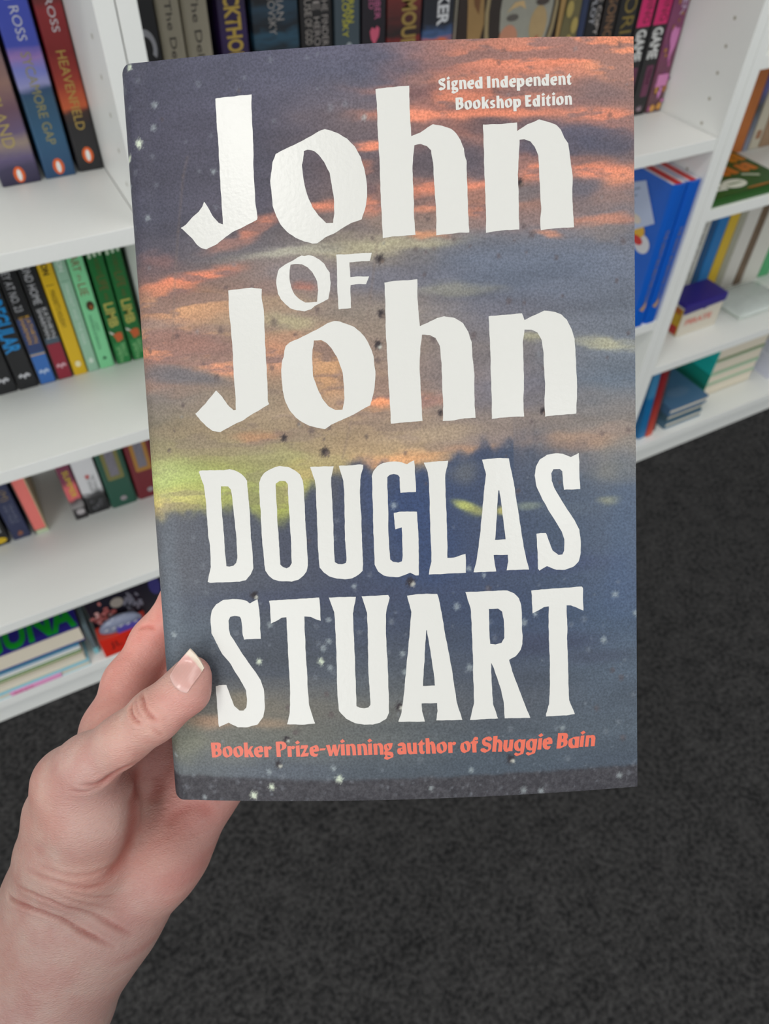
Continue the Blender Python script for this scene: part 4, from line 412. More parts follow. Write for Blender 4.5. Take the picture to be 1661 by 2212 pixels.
DROPS=[[4.5,234.7,5,"l"],[23.7,232.0,6,"l"],[38.2,232.7,4,"l"],[46.6,237.3,5,"l"],[57.9,237.1,4,"l"],[1.2,227.1,5,"l"],[9.4,227.1,6,"b"],[8.5,220.5,5,"b"],[3.4,216.2,7,"B"],[-0.6,213.1,5,"B"],[7.6,212.0,5,"l"],[1.4,207.6,5,"l"],[8.1,203.4,5,"l"],[-0.9,204.7,3,"b"],[4.5,193.5,5,"b"],[26.8,205.9,5,"b"],[22.2,206.3,4,"l"],[26.9,216.6,4,"l"],[35.9,229.5,4,"l"],[64.3,222.2,6,"l"],[68.9,223.0,5,"l"],[46.7,219.4,4,"l"],[74.4,218.8,5,"b"],[-1.2,235.1,4,"b"],[-0.3,233.1,5,"l"],[2.1,238.9,5,"B"],[26.8,195.1,5,"l"],[-0.3,191.5,4,"l"],[25.8,157.2,6,"d"],[43.3,159.2,7,"d"],[49.9,154.8,4,"d"],[23.8,142.8,5,"d"],[41.7,145.1,5,"d"],[11.8,134.5,4,"d"],[6.0,120.0,4,"d"],[44.5,122.5,6,"D"],[57.4,117.6,8,"D"],[53.4,124.4,6,"d"],[59.0,125.2,5,"d"],[49.4,127.1,4,"d"],[36.9,170.1,4,"d"],[28.6,170.6,4,"d"],[11.4,156.6,5,"d"],[2.0,152.1,4,"d"],[57.2,162.3,5,"d"],[121.6,197.9,6,"D"],[114.6,225.2,6,"d"],[117.8,236.6,4,"d"],[153.3,237.9,5,"d"],[149.9,217.0,5,"d"],[125.2,182.3,6,"d"],[122.5,184.7,5,"d"],[92.8,187.9,5,"d"],[153.8,179.5,6,"d"],[77.6,176.6,7,"D"],[114.5,176.1,4,"d"],[132.6,175.1,4,"d"],[91.1,171.2,4,"d"],[75.4,183.0,4,"d"],[100.8,181.6,4,"d"],[105.6,179.3,3,"d"],[88.9,179.2,4,"d"],[116.0,233.0,4,"d"],[77.2,160.0,7,"D"],[75.9,150.5,7,"E"],[75.4,145.7,5,"d"],[117.4,162.3,6,"d"],[93.2,151.3,5,"d"],[106.0,152.2,6,"d"],[95.0,128.4,5,"D"],[127.4,127.7,5,"D"],[155.5,151.1,4,"d"],[155.3,120.7,5,"d"],[146.6,119.7,4,"d"],[83.1,116.2,4,"d"],[123.7,124.4,4,"d"],[70.9,121.9,4,"d"],[118.9,102.3,5,"d"],[126.5,145.6,6,"l"],[78.9,99.4,6,"b"],[97.5,141.8,4,"d"],[31.5,71.2,7,"E"],[3.2,58.3,5,"b"],[14.8,81.5,5,"l"],[12.3,76.2,5,"l"],[12.3,91.0,5,"l"],[15.3,72.5,5,"l"],[16.3,52.5,5,"l"],[64.8,73.4,5,"b"],[55.9,62.5,5,"b"],[51.7,60.4,5,"l"],[55.6,55.3,5,"b"],[52.1,54.6,5,"l"],[53.6,53.0,6,"b"],[52.7,48.5,6,"B"],[55.6,46.3,5,"b"],[50.6,43.0,5,"l"],[56.7,44.4,5,"l"],[31.9,48.8,5,"B"],[36.2,61.2,5,"b"],[24.8,58.6,5,"l"],[54.0,37.2,5,"d"],[55.2,30.3,6,"d"],[40.7,32.9,5,"d"],[42.9,24.2,6,"d"],[65.9,58.0,5,"l"],[76.6,61.5,5,"l"],[75.1,50.8,5,"l"],[70.1,77.0,5,"l"],[60.1,95.3,5,"l"],[59.2,89.7,5,"l"],[17.7,21.0,4,"l"],[39.6,21.8,6,"E"],[36.4,13.0,7,"E"],[33.1,10.3,5,"b"],[55.0,11.4,5,"b"],[37.5,8.6,6,"l"],[56.8,7.6,7,"B"],[33.6,5.0,6,"B"],[27.3,2.0,7,"B"],[10.0,1.1,5,"b"],[0.5,15.7,4,"b"],[22.0,6.7,5,"l"],[3.7,4.6,6,"l"],[53.2,7.4,6,"l"],[37.2,4.7,5,"l"],[12.6,4.8,5,"l"],[83.3,74.2,8,"E"],[108.6,70.9,6,"d"],[98.0,65.5,6,"b"],[76.4,61.1,5,"l"],[79.8,50.4,5,"b"],[101.7,44.8,6,"b"],[102.4,77.9,5,"b"],[107.2,75.4,4,"b"],[150.4,66.9,6,"b"],[146.4,51.8,6,"b"],[140.0,59.2,6,"l"],[141.1,48.8,5,"l"],[149.4,41.4,5,"d"],[152.3,38.6,6,"d"],[143.7,28.5,5,"d"],[151.2,23.3,5,"l"],[146.9,20.2,5,"l"],[152.6,17.7,6,"d"],[120.0,59.1,6,"b"],[110.3,54.4,5,"l"],[108.7,59.8,5,"l"],[114.5,12.6,8,"E"],[133.7,11.6,6,"l"],[101.3,9.5,5,"b"],[84.3,13.8,6,"l"],[78.0,32.4,7,"E"],[114.7,23.1,6,"l"],[132.1,22.4,5,"b"],[130.2,22.5,5,"l"],[121.5,18.8,4,"l"],[151.4,4.5,6,"b"],[124.5,0.8,6,"b"],[118.6,1.5,6,"b"],[87.5,3.6,5,"b"],[154.6,5.2,5,"l"],[157.3,60.2,5,"b"],[135.6,57.6,5,"l"],[80.2,44.1,5,"b"],[123.7,61.8,5,"b"],[156.2,32.3,5,"l"],[151.4,71.0,4,"l"]]
CHAINS=[[[10.22,46.46,6.0,5.7],[7.88,41.58,7.6,7.5],[-2.23,33.78,9.0,8.0],[-13.56,25.48,8.0,7.9],[-28.35,15.11,3.0,9.6],[-38.02,-5.63,-7.0,13.6],[-47.04,-26.52,-14.0,17.3],[-57.28,-48.39,-19.0,16.5]],[[-30.45,9.04,-14.0,10],[-30.65,16.33,-27.0,10],[-27.84,28.75,-38.0,10.2],[-19.52,44.1,-44.0,8.6],[-5.52,61.69,-43.0,8.2],[8.75,75.4,-41.0,7.0]],[[-27.09,-2.05,-38.0,10.5],[-13.29,21.95,-44.0,9.2],[5.82,45.78,-45.0,8.8],[23.91,62.49,-43.0,8],[39.4,73.35,-41.0,7]],[[-13.23,-12.11,-42.0,10.5],[5.7,15.18,-45.0,9],[25.65,35.61,-45.0,8.6],[43.3,48.77,-43.0,7.8],[56.71,58.07,-41.0,6.8]],[[-1.14,-14.43,-42.0,11],[20.0,3.08,-45.0,8.3],[36.12,20.33,-44.0,7.6],[48.06,32.02,-42.0,6.4]],[[-31.44,12.75,-26.0,10],[-42.32,-21.01,-24.0,15],[-52.13,-51.48,-22.0,16]],[[-27.09,-2.05,-38.0,11],[-33.06,-26.5,-30.0,15],[-45.17,-54.91,-24.0,17]],[[-13.23,-12.11,-42.0,11],[-22.63,-31.76,-32.0,15],[-38.09,-58.38,-26.0,17]],[[0.28,-13.98,-41.0,11.5],[-12.74,-33.18,-30.0,14],[-23.46,-43.12,-24.0,13.5],[-35.75,-55.69,-22.0,15]],[[-56.21,-48.42,-19.0,16.5],[-75.46,-80.05,-20.0,17.5],[-95.55,-116.8,-20.0,20],[-130.25,-183.69,-22.0,24]],[[-46.01,-53.11,-20.0,18.5],[-64.4,-88.03,-20.0,20],[-82.95,-123.97,-21.0,22],[-114.98,-183.91,-22.0,26]],[[-36.62,-55.29,-22.0,15],[-50.02,-74.87,-20.0,16.5],[-57.11,-91.88,-20.0,17],[-74.64,-124.13,-21.0,20],[-103.55,-184.08,-22.0,24]]]
BUMPS=[[-31.94,-7.87,-6.0,15.0],[-38.99,-26.38,-11.0,16],[-47.69,-8.17,-10.0,10.5],[-15.49,-38.01,-20.0,13],[-39.94,7.42,-2.0,10.6]]
CREASES=[[[[-70.45,-33.82,-3.0],[-62.21,-35.89,-1.31],[-54.57,-36.75,2.11],[-48.73,-38.54,2.98],[-43.63,-41.46,2.19],[-37.5,-47.12,0.8],[-33.07,-50.55,-0.16],[-27.77,-55.9,-2.45]],0.9,0.8],[[[-59.2,-29.64,0.13],[-51.4,-30.39,4.29],[-44.86,-32.7,5.17],[-36.49,-38.98,1.53],[-30.88,-44.74,-2.05],[-25.64,-49.84,-3.83],[-22.29,-54.09,-6.15]],0.6,0.8],[[[-52.47,-22.13,3.87],[-44.99,-23.86,6.27],[-38.71,-25.98,6.37],[-32.04,-29.13,3.87],[-26.11,-30.41,-1.34]],0.45,0.9],[[[-47.46,-19.35,5.31],[-41.39,-21.37,6.64],[-35.39,-23.37,6.12],[-29.98,-24.07,3.91],[-25.65,-23.59,0.49]],0.35,0.9],[[[-37.64,-28.92,5.78],[-31.65,-33.87,1.87],[-26.08,-37.59,-4.03]],0.35,0.8],[[[-42.36,-29.44,6.09],[-35.82,-34.31,3.63],[-29.24,-41.27,-2.82],[-23.73,-44.16,-5.29]],0.3,0.7],[[[-6.33,22.73,14.1],[-21.4,-0.88,-19.36],[-17.38,-2.94,-6.34],[-17.01,-7.96,-3.78],[-17.86,-12.74,-3.75],[-20.89,-19.98,-5.94],[-22.98,-23.92,-3.59],[-25.12,-25.91,-1.01],[-27.74,-27.44,1.36]],0.8,2.8],[[[-8.05,39.94,12.78],[-8.13,38.45,14.52],[-7.13,36.69,16.4],[-5.64,35.4,17.5],[-3.72,34.38,18.13]],0.8,0.7],[[[-5.43,42.35,11.12],[-3.83,41.12,14.65],[-2.68,39.09,16.66],[-1.02,37.27,17.59],[1.21,35.38,17.61]],0.9,0.7],[[[-7.1,41.53,10.44],[-6.16,39.97,14.66],[-4.76,37.76,16.97],[-2.46,35.68,18.06]],0.4,0.7],[[[-9.0,18.96,12.55],[-12.86,17.29,12.78],[-17.03,14.78,11.24],[-19.54,12.89,11.13],[-22.75,11.74,12.15],[-26.91,12.34,13.43]],0.7,1.0],[[[-18.55,13.34,10.81],[-22.07,10.22,10.76],[-26.78,9.48,12.18],[-31.12,10.47,12.62]],0.4,0.9],[[[-11.65,-20.16,-17.6],[-7.52,-16.84,-21.99],[-2.77,-15.24,-24.26],[1.31,-16.46,-25.3],[4.47,-21.71,-26.91]],0.4,2.2],[[[-16.96,-13.27,-22.0],[-15.83,-8.05,-26.16],[-17.2,-3.16,-27.63]],0.5,2.4],[[[-22.8,51.26,-37.48],[-19.02,52.37,-36.26],[-15.65,51.45,-35.18]],0.5,0.8],[[[-0.07,32.66,17.93],[2.26,29.41,15.81]],0.3,0.8]]
NAIL=[[4.7,47.94,12.63],[5.32,47.09,13.65],[5.98,46.32,14.48],[6.69,45.63,15.11],[7.43,45.0,15.54],[8.21,44.44,15.77],[9.04,43.95,15.8],[9.94,43.55,15.72],[10.89,43.23,15.46],[5.13,48.76,12.03],[5.91,48.07,13.21],[6.69,47.41,14.11],[7.47,46.78,14.75],[8.26,46.19,15.17],[9.08,45.66,15.4],[9.93,45.18,15.47],[10.83,44.75,15.37],[11.75,44.37,15.09],[5.5,49.51,11.21],[6.4,48.94,12.43],[7.28,48.38,13.37],[8.12,47.81,14.0],[8.97,47.27,14.43],[9.82,46.75,14.65],[10.69,46.26,14.7],[11.58,45.81,14.58],[12.48,45.38,14.28],[5.9,50.25,10.26],[6.88,49.76,11.46],[7.83,49.27,12.43],[8.74,48.75,13.08],[9.62,48.23,13.51],[10.49,47.71,13.73],[11.36,47.2,13.77],[12.23,46.71,13.64],[13.1,46.22,13.34],[6.59,51.15,9.72],[7.52,50.62,10.62],[8.51,50.16,11.58],[9.41,49.64,12.21],[10.28,49.1,12.6],[11.12,48.54,12.81],[11.96,47.98,12.87],[12.78,47.41,12.77],[13.58,46.83,12.5],[7.47,52.23,9.72],[8.15,51.47,9.72],[9.14,51.02,10.61],[10.08,50.52,11.28],[10.95,49.97,11.72],[11.78,49.39,11.95],[12.58,48.78,12.03],[13.34,48.14,11.95],[14.09,47.47,11.72],[8.58,53.44,9.72],[9.27,52.73,9.72],[9.96,52.01,9.72],[10.75,51.38,10.02],[11.6,50.82,10.54],[12.39,50.21,10.87],[13.13,49.55,11.04],[13.83,48.84,11.06],[14.48,48.08,10.94],[9.8,54.73,9.72],[10.48,54.04,9.72],[11.13,53.32,9.72],[11.77,52.58,9.72],[12.39,51.82,9.72],[12.99,51.04,9.72],[13.6,50.25,9.81],[14.23,49.48,10.0],[14.8,48.65,10.07],[11.02,56.02,9.72],[11.68,55.35,9.72],[12.3,54.64,9.72],[12.89,53.88,9.72],[13.43,53.07,9.72],[13.95,52.22,9.72],[14.42,51.32,9.72],[14.86,50.38,9.72],[15.26,49.39,9.72]]
TINTS=[[-2.1,32.6,12.0,16,[208,163,149],0.9],[6.9,41.6,12.0,11,[214,163,151],0.9],[-14.1,25.2,12.0,14,[205,158,145],0.8],[11.0,33.8,4.0,7,[206,122,114],0.8],[13.5,44.1,4.0,6,[214,146,136],0.7],[5.8,27.5,4.0,8,[208,142,132],0.5],[-24.8,17.3,8.0,13,[198,158,148],0.7],[-18.4,54.6,-36.0,18,[246,172,158],0.95],[-26.2,39.6,-32.0,18,[246,174,162],0.95],[-14.5,24.7,-34.0,9,[186,98,88],0.8],[-32.9,27.3,-26.0,16,[222,156,144],0.85],[-14.4,0.3,-28.0,14,[160,94,86],0.7],[-18.2,-5.9,-22.0,12,[168,116,106],0.6],[-0.6,-15.8,-26.0,22,[192,130,120],0.6],[-7.5,-30.3,-16.0,26,[192,138,130],0.6],[-19.3,-39.3,-8.0,20,[190,138,130],0.6],[-23.7,-16.6,6.0,14,[186,154,144],0.4],[-45.1,4.6,4.0,14,[190,148,136],0.5],[-55.5,-33.1,0.0,22,[190,153,138],0.7],[-35.4,-30.2,0.0,20,[190,150,136],0.5],[-43.7,-68.6,0.0,40,[158,124,118],0.85],[-65.8,-71.7,0.0,44,[164,131,122],0.8],[-62.5,-108.1,0.0,60,[160,128,120],0.85],[-15.1,11.2,6.0,8,[178,112,102],0.5],[-17.5,-16.4,-8.0,8,[164,116,106],0.5]]
def cone_d(P,a,b):
    a=np.array(a,np.float32);b=np.array(b,np.float32)
    pa=P-a[:3];ba=b[:3]-a[:3]
    h=np.clip((pa@ba)/(ba@ba),0,1)
    return np.sqrt(((pa-h[...,None]*ba)**2).sum(-1))-(a[3]+(b[3]-a[3])*h)
def smin(a,b,k):
    h=np.maximum(k-np.abs(a-b),0)/k
    return np.minimum(a,b)-h*h*k*.25
def hand_sdf(P):
    d=None
    for ci,ch in enumerate(CHAINS):
        c=None
        for a,b in zip(ch[:-1],ch[1:]):
            e=cone_d(P,a,b); c=e if c is None else smin(c,e,5)
        k=[0,7,3,3,3,9,10,10,12,12,14,14][ci]
        d=c if d is None else smin(d,c,k)
    for b in BUMPS:
        e=np.sqrt(((P-np.array(b[:3],np.float32))**2).sum(-1))-b[3]; d=smin(d,e,8)
    # the book presses into the flesh
    q0=np.maximum(-1.7-P[...,0],P[...,0]-158); q1=np.maximum(-P[...,1]-.1,P[...,1]-240)
    x=np.clip(P[...,0]/157.6,0,1)
    q2=np.maximum(-33.2-P[...,2],P[...,2]-(17.6*x*(1-x)+.12))
    box=np.maximum(np.maximum(q0,q1),q2)
    return np.maximum(d,-box)
# ---------------- the held book ----------------
BOOK_M=Matrix(((0.88336043,0.26198695,-0.38863504,-0.01069468),(-0.46389184,0.60711092,-0.64515168,-0.61286798),(0.06692325,0.75018609,0.65783137,0.81830187),(0,0,0,1)))
hb=bpy.data.objects.new('hardback_book',None); COL.objects.link(hb); hb.matrix_world=BOOK_M; hb.empty_display_size=.02
tag(hb,'hardback book held up in the hand, sunset sky jacket with big white lettering','book')
WD,HT,TH=157.6,240.,33.
def surf(u): 
    x=np.clip(np.asarray(u,float)/WD,0,1); s=17.6*x*(1-x)
    e=np.clip((2.6-np.asarray(u,float))/4.1,0,1); return s-4.1*(1-np.sqrt(1-np.minimum(e,1)**2*.98))
def hash2(i,j,s=0):
    h=np.sin(i*127.1+j*311.7+s*74.7)*43758.5453; return h-np.floor(h)
def vnoise(x,y,s=0):
    i=np.floor(x);j=np.floor(y);fx=x-i;fy=y-j;fx=fx*fx*(3-2*fx);fy=fy*fy*(3-2*fy)
    return (hash2(i,j,s)*(1-fx)+hash2(i+1,j,s)*fx)*(1-fy)+(hash2(i,j+1,s)*(1-fx)+hash2(i+1,j+1,s)*fx)*fy
def fbm(x,y,o=5,s=0):
    a=0;w=.5
    for k in range(o): a=a+w*vnoise(x*2**k,y*2**k,s+k*3.1); w*=.5
    return a-.48
def jacket_colours(u,v):
    # wobble so that the printed clouds have torn edges
    du=fbm(u/9,v/4,5,1)*11; dv=fbm(u/11,v/3.5,5,9)*4.6
    U=u+du; V=v+dv
    rv=np.array([r[0] for r in ROWS])[::-1]; cols=np.array([r[1] for r in ROWS],float)[::-1]
    out=np.zeros(u.shape+(3,))
    colu=np.array(COLU)
    ci=np.clip(np.searchsorted(colu,U)-1,0,len(colu)-2); f=np.clip((U-colu[ci])/(colu[ci+1]-colu[ci]),0,1); f=f*f*(3-2*f)
    for c in range(3):
        prof=np.stack([np.interp(V,rv,cols[:,k,c]) for k in range(len(colu))],-1)
        out[...,c]=np.take_along_axis(prof,ci[...,None],-1)[...,0]*(1-f)+np.take_along_axis(prof,ci[...,None]+1,-1)[...,0]*f
    def paint(bl,U,V):
        nonlocal out
        for x,y,a,t,an,r,g,b,s in bl:
            c_,s_=math.cos(math.radians(an)),math.sin(math.radians(an)); X=(U-x)*c_+(V-y)*s_; Y=-(U-x)*s_+(V-y)*c_
            q=(X/a)**2+(Y/(t*1.15))**2; al=s*np.exp(-q**1.6*.9)
            out=out+(np.array((r,g,b),float)-out)*al[...,None]
    paint(BLOBS,U,V)
    # broken grey cloud lying in long streaks through the warm light
    warm=np.clip((out[...,0]-out[...,2]-18)/60,0,1)
    n1=fbm(u/17+v/60,(v-u*.03)/3.4,5,50); n2=fbm(u/7,(v+u*.05)/1.9,5,61)
    k=np.clip((n1*1.25+n2*.75+.02)/.16,0,1)*warm*np.where(v>120,.62,.34)
    out=out+(np.array((118,102,108.))-out)*k[...,None]
    lum=fbm(u/22,v/5,5,71); out=out*(1+.20*lum[...,None])
    # far hills of cloud: dark mass below the skyline
    sk=np.array(SKYLINE); sx=sk[:,0]; sy=sk[:,1]; o=np.argsort(sx)
    edge=np.interp(u,sx[o],sy[o])+fbm(u/2.2,v/2.2,4,20)*3.2
    soft=np.where(u>118,2.6,.8)
    al=1/(1+np.exp(-(edge-v)/soft)); al=al*np.clip((v-60)/18,0,1)*np.where(u>118,.85,1)
    mass=np.zeros_like(out); mx=[0,30,60,90,110,130,157]
    mc=np.array([(104,106,116),(84,88,102),(70,76,98),(60,74,108),(68,78,104),(76,88,110),(92,102,122)],float)
    for c in range(3): mass[...,c]=np.interp(u,mx,mc[:,c])
    out=out+(mass-out)*al[...,None]
    paint(BLOBS2,u+du*.35,v+dv*.35)
    # bottom kerb band
    bd=np.array(BAND); yb=np.interp(u,bd[:,0],bd[:,1])+fbm(u/3,v/3,3,5)*1.2
    ab=1/(1+np.exp(-(yb-v)/.28)); sp=fbm(u/1.1,v/1.1,3,30)*46
    out=out+((np.array((66,64,71))[None,None]+sp[...,None])-out)*(ab*.93)[...,None]
    # drips
    for ln in DRIPS:
        for (x0,y0),(x1,y1) in zip(ln[:-1],ln[1:]):
            dx,dy=x1-x0,y1-y0; t=np.clip(((u-x0)*dx+(v-y0)*dy)/(dx*dx+dy*dy),0,1); d=np.hypot(u-x0-t*dx,v-y0-t*dy)
            out=out+(np.array((124,108,104))-out)*(.28*np.exp(-(d/.45)**2))[...,None]
    # drops on the glass
    rr=random.Random(11); extra=[]
    for i in range(130): extra.append((rr.uniform(0,157),rr.uniform(0,9) if i<70 else rr.uniform(9,75),rr.uniform(1.6,3.4),'l'))
    for i in range(60): extra.append((rr.uniform(0,157),rr.uniform(75,238),rr.uniform(2,4),rr.choice('ld')))
    iv=u[0]; jv=v[:,0]
    for x,y,r,k in DROPS+extra:
        R=r*.155; i0,i1=np.searchsorted(iv,[x-3*R,x+3*R]); j0,j1=np.searchsorted(jv,[y-3*R,y+3*R])
        if i1<=i0 or j1<=j0: continue
        uu=u[j0:j1,i0:i1]-x; vv=v[j0:j1,i0:i1]-y; w=.7+.6*hash2(np.round(uu*2.4),np.round(vv*2.4),x)
        d=np.hypot(uu,vv*.9)/R*w
        def put(c,a,d_): out[j0:j1,i0:i1]+=(np.array(c,float)-out[j0:j1,i0:i1])*(a*np.clip(1.5-d_,0,1)/1.0)[...,None]
        if k in 'DE': 
            put((44,38,44),.9,d); 
            d2=np.hypot(uu-R*.6,vv+R*.6)/R*1.7*w; put((196,196,190) if k=='E' else (120,104,98),.85,d2)
        elif k=='d': put((88,76,80),.5,d)
        elif k=='l': put((136,142,154),.32,d)
        elif k=='b': put((170,180,186),.6,d)
        elif k=='B': put((214,224,206),.9,d)
    return out
def build_jacket():
    # columns: spine side, rounded fold, front board
    us=np.concatenate([np.linspace(-1.5,3,26)[:-1],np.linspace(3,WD,372)]); vs=np.linspace(0,HT,571)
    U,V=np.meshgrid(us,vs); colr=jacket_colours(U,V)
    W_=surf(U); 
    # corners of the board are rounded at the fold
    rc=np.clip((2.2-U)/3.7,0,1); ins=3.2*(1-np.sqrt(1-rc**2*.97)); Vc=V/HT*(HT-2*ins)+ins
    # paper waves very slightly
    W_=W_+.05*np.sin(V/31+U/40)+.12*np.exp(-((U-7.5)/2.0)**2)*-1
    P=np.stack([U,Vc,W_],-1).reshape(-1,3); nx=len(us); ny=len(vs)
    idx=np.arange(nx*ny).reshape(ny,nx); F=np.stack([idx[:-1,:-1],idx[:-1,1:],idx[1:,1:],idx[1:,:-1]],-1).reshape(-1,4)
    C=colr.reshape(-1,3)
    # wrap: spine and back board, and the turned edges
    back=[(-1.5,-4.),(-2.4,-10),(-2.7,-17),(-2.4,-24),(-1.5,-29.5),(.5,-32.6),(3,-33),(WD*.5,-33.2),(WD,-33)]
    ex=[];ef=[];ec=[];base=len(P); m=41; vv=np.linspace(0,HT,m)
    sub=[idx[int(round(k*(ny-1)/(m-1))),0] for k in range(m)]
    allc=[[int(s) for s in sub]]
    for (bu,bw) in back[1:]:
        cur=[]
        for k in range(m):
            i_=3.0 if bu<0 else 0.; ex.append((bu,i_+(HT-2*i_)*vv[k]/HT,bw)); ec.append(C[sub[k]]*.96 if bu<20 else (70,74,86)); cur.append(base+len(ex)-1)
        allc.append(cur)
    for a_,b2 in zip(allc[:-1],allc[1:]):
        for k in range(m-1): ef.append((a_[k],a_[k+1],b2[k+1],b2[k]))
    # thin lips at head, tail and fore-edge (board thickness 2.6 mm)
    def lip(ids,off):
        st=base+len(ex)
        for i in ids: p_=P[i]; ex.append((p_[0]+off[0],p_[1]+off[1],p_[2]-2.6)); ec.append(C[i])
        for k in range(len(ids)-1): ef.append((int(ids[k]),int(ids[k+1]),st+k+1,st+k))
    lip(idx[0,26::6],(0,0));lip(idx[-1,26::6],(0,0));lip(idx[::6,-1],(0,0))
    PP=np.concatenate([P,np.array(ex)])/1000; CC=np.concatenate([C,np.array(ec)])
    me=bpy.data.meshes.new('jacket'); faces=F.tolist()+[list(t) for t in ef]
    me.from_pydata(PP.tolist(),[],faces)
    c=np.clip(CC,4,250)/255.; l=np.where(c<=.04045,c/12.92,((c+.055)/1.055)**2.4)*JK*np.array([.98,.98,.92])
    at=me.color_attributes.new('print','FLOAT_COLOR','POINT'); at.data.foreach_set('color',np.concatenate([l,np.ones((len(l),1))],1).astype(np.float32).ravel())
    m_=bpy.data.materials.new('printed_jacket'); m_.use_nodes=True; nt=m_.node_tree; b=nt.nodes['Principled BSDF']
    ca=nt.nodes.new('ShaderNodeAttribute'); ca.attribute_name='print'
    tc=nt.nodes.new('ShaderNodeTexCoord'); n=nt.nodes.new('ShaderNodeTexNoise'); n.inputs['Scale'].default_value=1500; n.inputs['Detail'].default_value=2; nt.links.new(tc.outputs['Object'],n.inputs['Vector'])
    mr=nt.nodes.new('ShaderNodeMapRange'); mr.inputs[1].default_value=.3; mr.inputs[2].default_value=.7; mr.inputs[3].default_value=.78; mr.inputs[4].default_value=1.22; nt.links.new(n.outputs['Fac'],mr.inputs[0])
    vm=nt.nodes.new('ShaderNodeVectorMath'); vm.operation='SCALE'; nt.links.new(ca.outputs['Color'],vm.inputs[0]); nt.links.new(mr.outputs[0],vm.inputs['Scale']); nt.links.new(vm.outputs[0],b.inputs['Base Color'])
    b.inputs['Roughness'].default_value=.5; b.inputs['Specular IOR Level'].default_value=.22
    o=link('dust_jacket',me,hb,m_,True); return o
JK=.95
build_jacket()
box('front_board',.001,WD/1000-.0006,.0012,(HT-1.2)/1000,-.0030,-.0006,mat((60,60,64),.7),hb); box('back_board',.001,WD/1000-.0006,.0012,(HT-1.2)/1000,-.0325,-.0302,mat((60,60,64),.7),hb)
box('page_block',.002,WD/1000-.004,.004,(HT-4)/1000,-.0300,-.0031,PAGES,hb)
INKW=mat((217,216,211),.27,.08,700,0,.3,.08); INKR=mat((222,104,80),.4)
def lettering(name,letters,m,h=.06):
    """each letter is a foil-thin raised shape that follows the curve of the board"""
    vs=[];fs=[]
    for L_ in letters:
        rings=[]
        for r in L_:
            pts=[(r[i]/20.,r[i+1]/20.) for i in range(0,len(r),2)]; d=[]
            for (x0,y0),(x1,y1) in zip(pts,pts[1:]+pts[:1]):   # finer outline with a torn, hand-cut edge
                n=max(1,int(math.hypot(x1-x0,y1-y0)/.8)) if h>.05 else 1
                for k in range(n):
                    t=k/n; j=.05 if (k and h>.05) else 0; d.append((x0+(x1-x0)*t+j*math.sin((x0+y0+k)*7.3),y0+(y1-y0)*t+j*math.cos((x0*1.7+k)*5.1)))
            rings.append(d)
        b0=len(vs); flat=[p_ for r in rings for p_ in r]
        tri=tessellate_polygon([[Vector((x,y,0)) for x,y in r] for r in rings])
        # split long triangles so the print bends with the cover
        bm=bmesh.new(); bv=[bm.verts.new((x,y,0)) for x,y in flat]
        for t in tri:
            try: bm.faces.new([bv[i] for i in t])
            except ValueError: pass
        if h>.05:
            for u_ in range(int(min(p_[0] for p_ in flat)/4)*4,int(max(p_[0] for p_ in flat))+1,4):
                bmesh.ops.bisect_plane(bm,geom=bm.verts[:]+bm.edges[:]+bm.faces[:],plane_co=(u_,0,0),plane_no=(1,0,0))
        bmesh.ops.recalc_face_normals(bm,faces=bm.faces)
        if bm.faces and sum(f_.normal.z for f_ in bm.faces)<0: bmesh.ops.reverse_faces(bm,faces=bm.faces[:])
        bm.verts.index_update()
        for v in bm.verts:
            vs.append((v.co.x/1000,v.co.y/1000,(float(surf(v.co.x))+.05*math.sin(v.co.y/31+v.co.x/40)+h)/1000))
        for f_ in bm.faces: fs.append([b0+v.index for v in f_.verts]); 
        # side walls down to the paper
        for e_ in [e_ for e_ in bm.edges if e_.is_boundary]:
            a,b=[v.index+b0 for v in e_.verts]; k=len(vs); 
            for i in (a,b): vs.append((vs[i][0],vs[i][1],vs[i][2]-(h+.01)/1000))
            fs.append([a,b,k+1,k])
        # re-base so following letters index correctly
        bm.free()
    me=bpy.data.meshes.new('m'); me.from_pydata(vs,[],fs); return link(name,me,hb,m)
lettering('title_lettering',TITLE,INKW); lettering('author_lettering',AUTHOR,INKW)
def small(lst,sc=1.):
    out=[]
    for g,x,y in lst:
        s=1. if (sc!=1 and g in ('S','d','I','p','s','E')) else sc
        for poly_ in GLYPH[g]: out.append([[ (v*s/100+(x if i%2==0 else y)/20.)*20 for i,v in enumerate(r)] for r in poly_])
    return out
lettering('tagline_lettering',small(TAG),INKR,.045); lettering('edition_lettering',small(EDITION_A,.67)+small(EDITION_B,.67),INKW,.045)

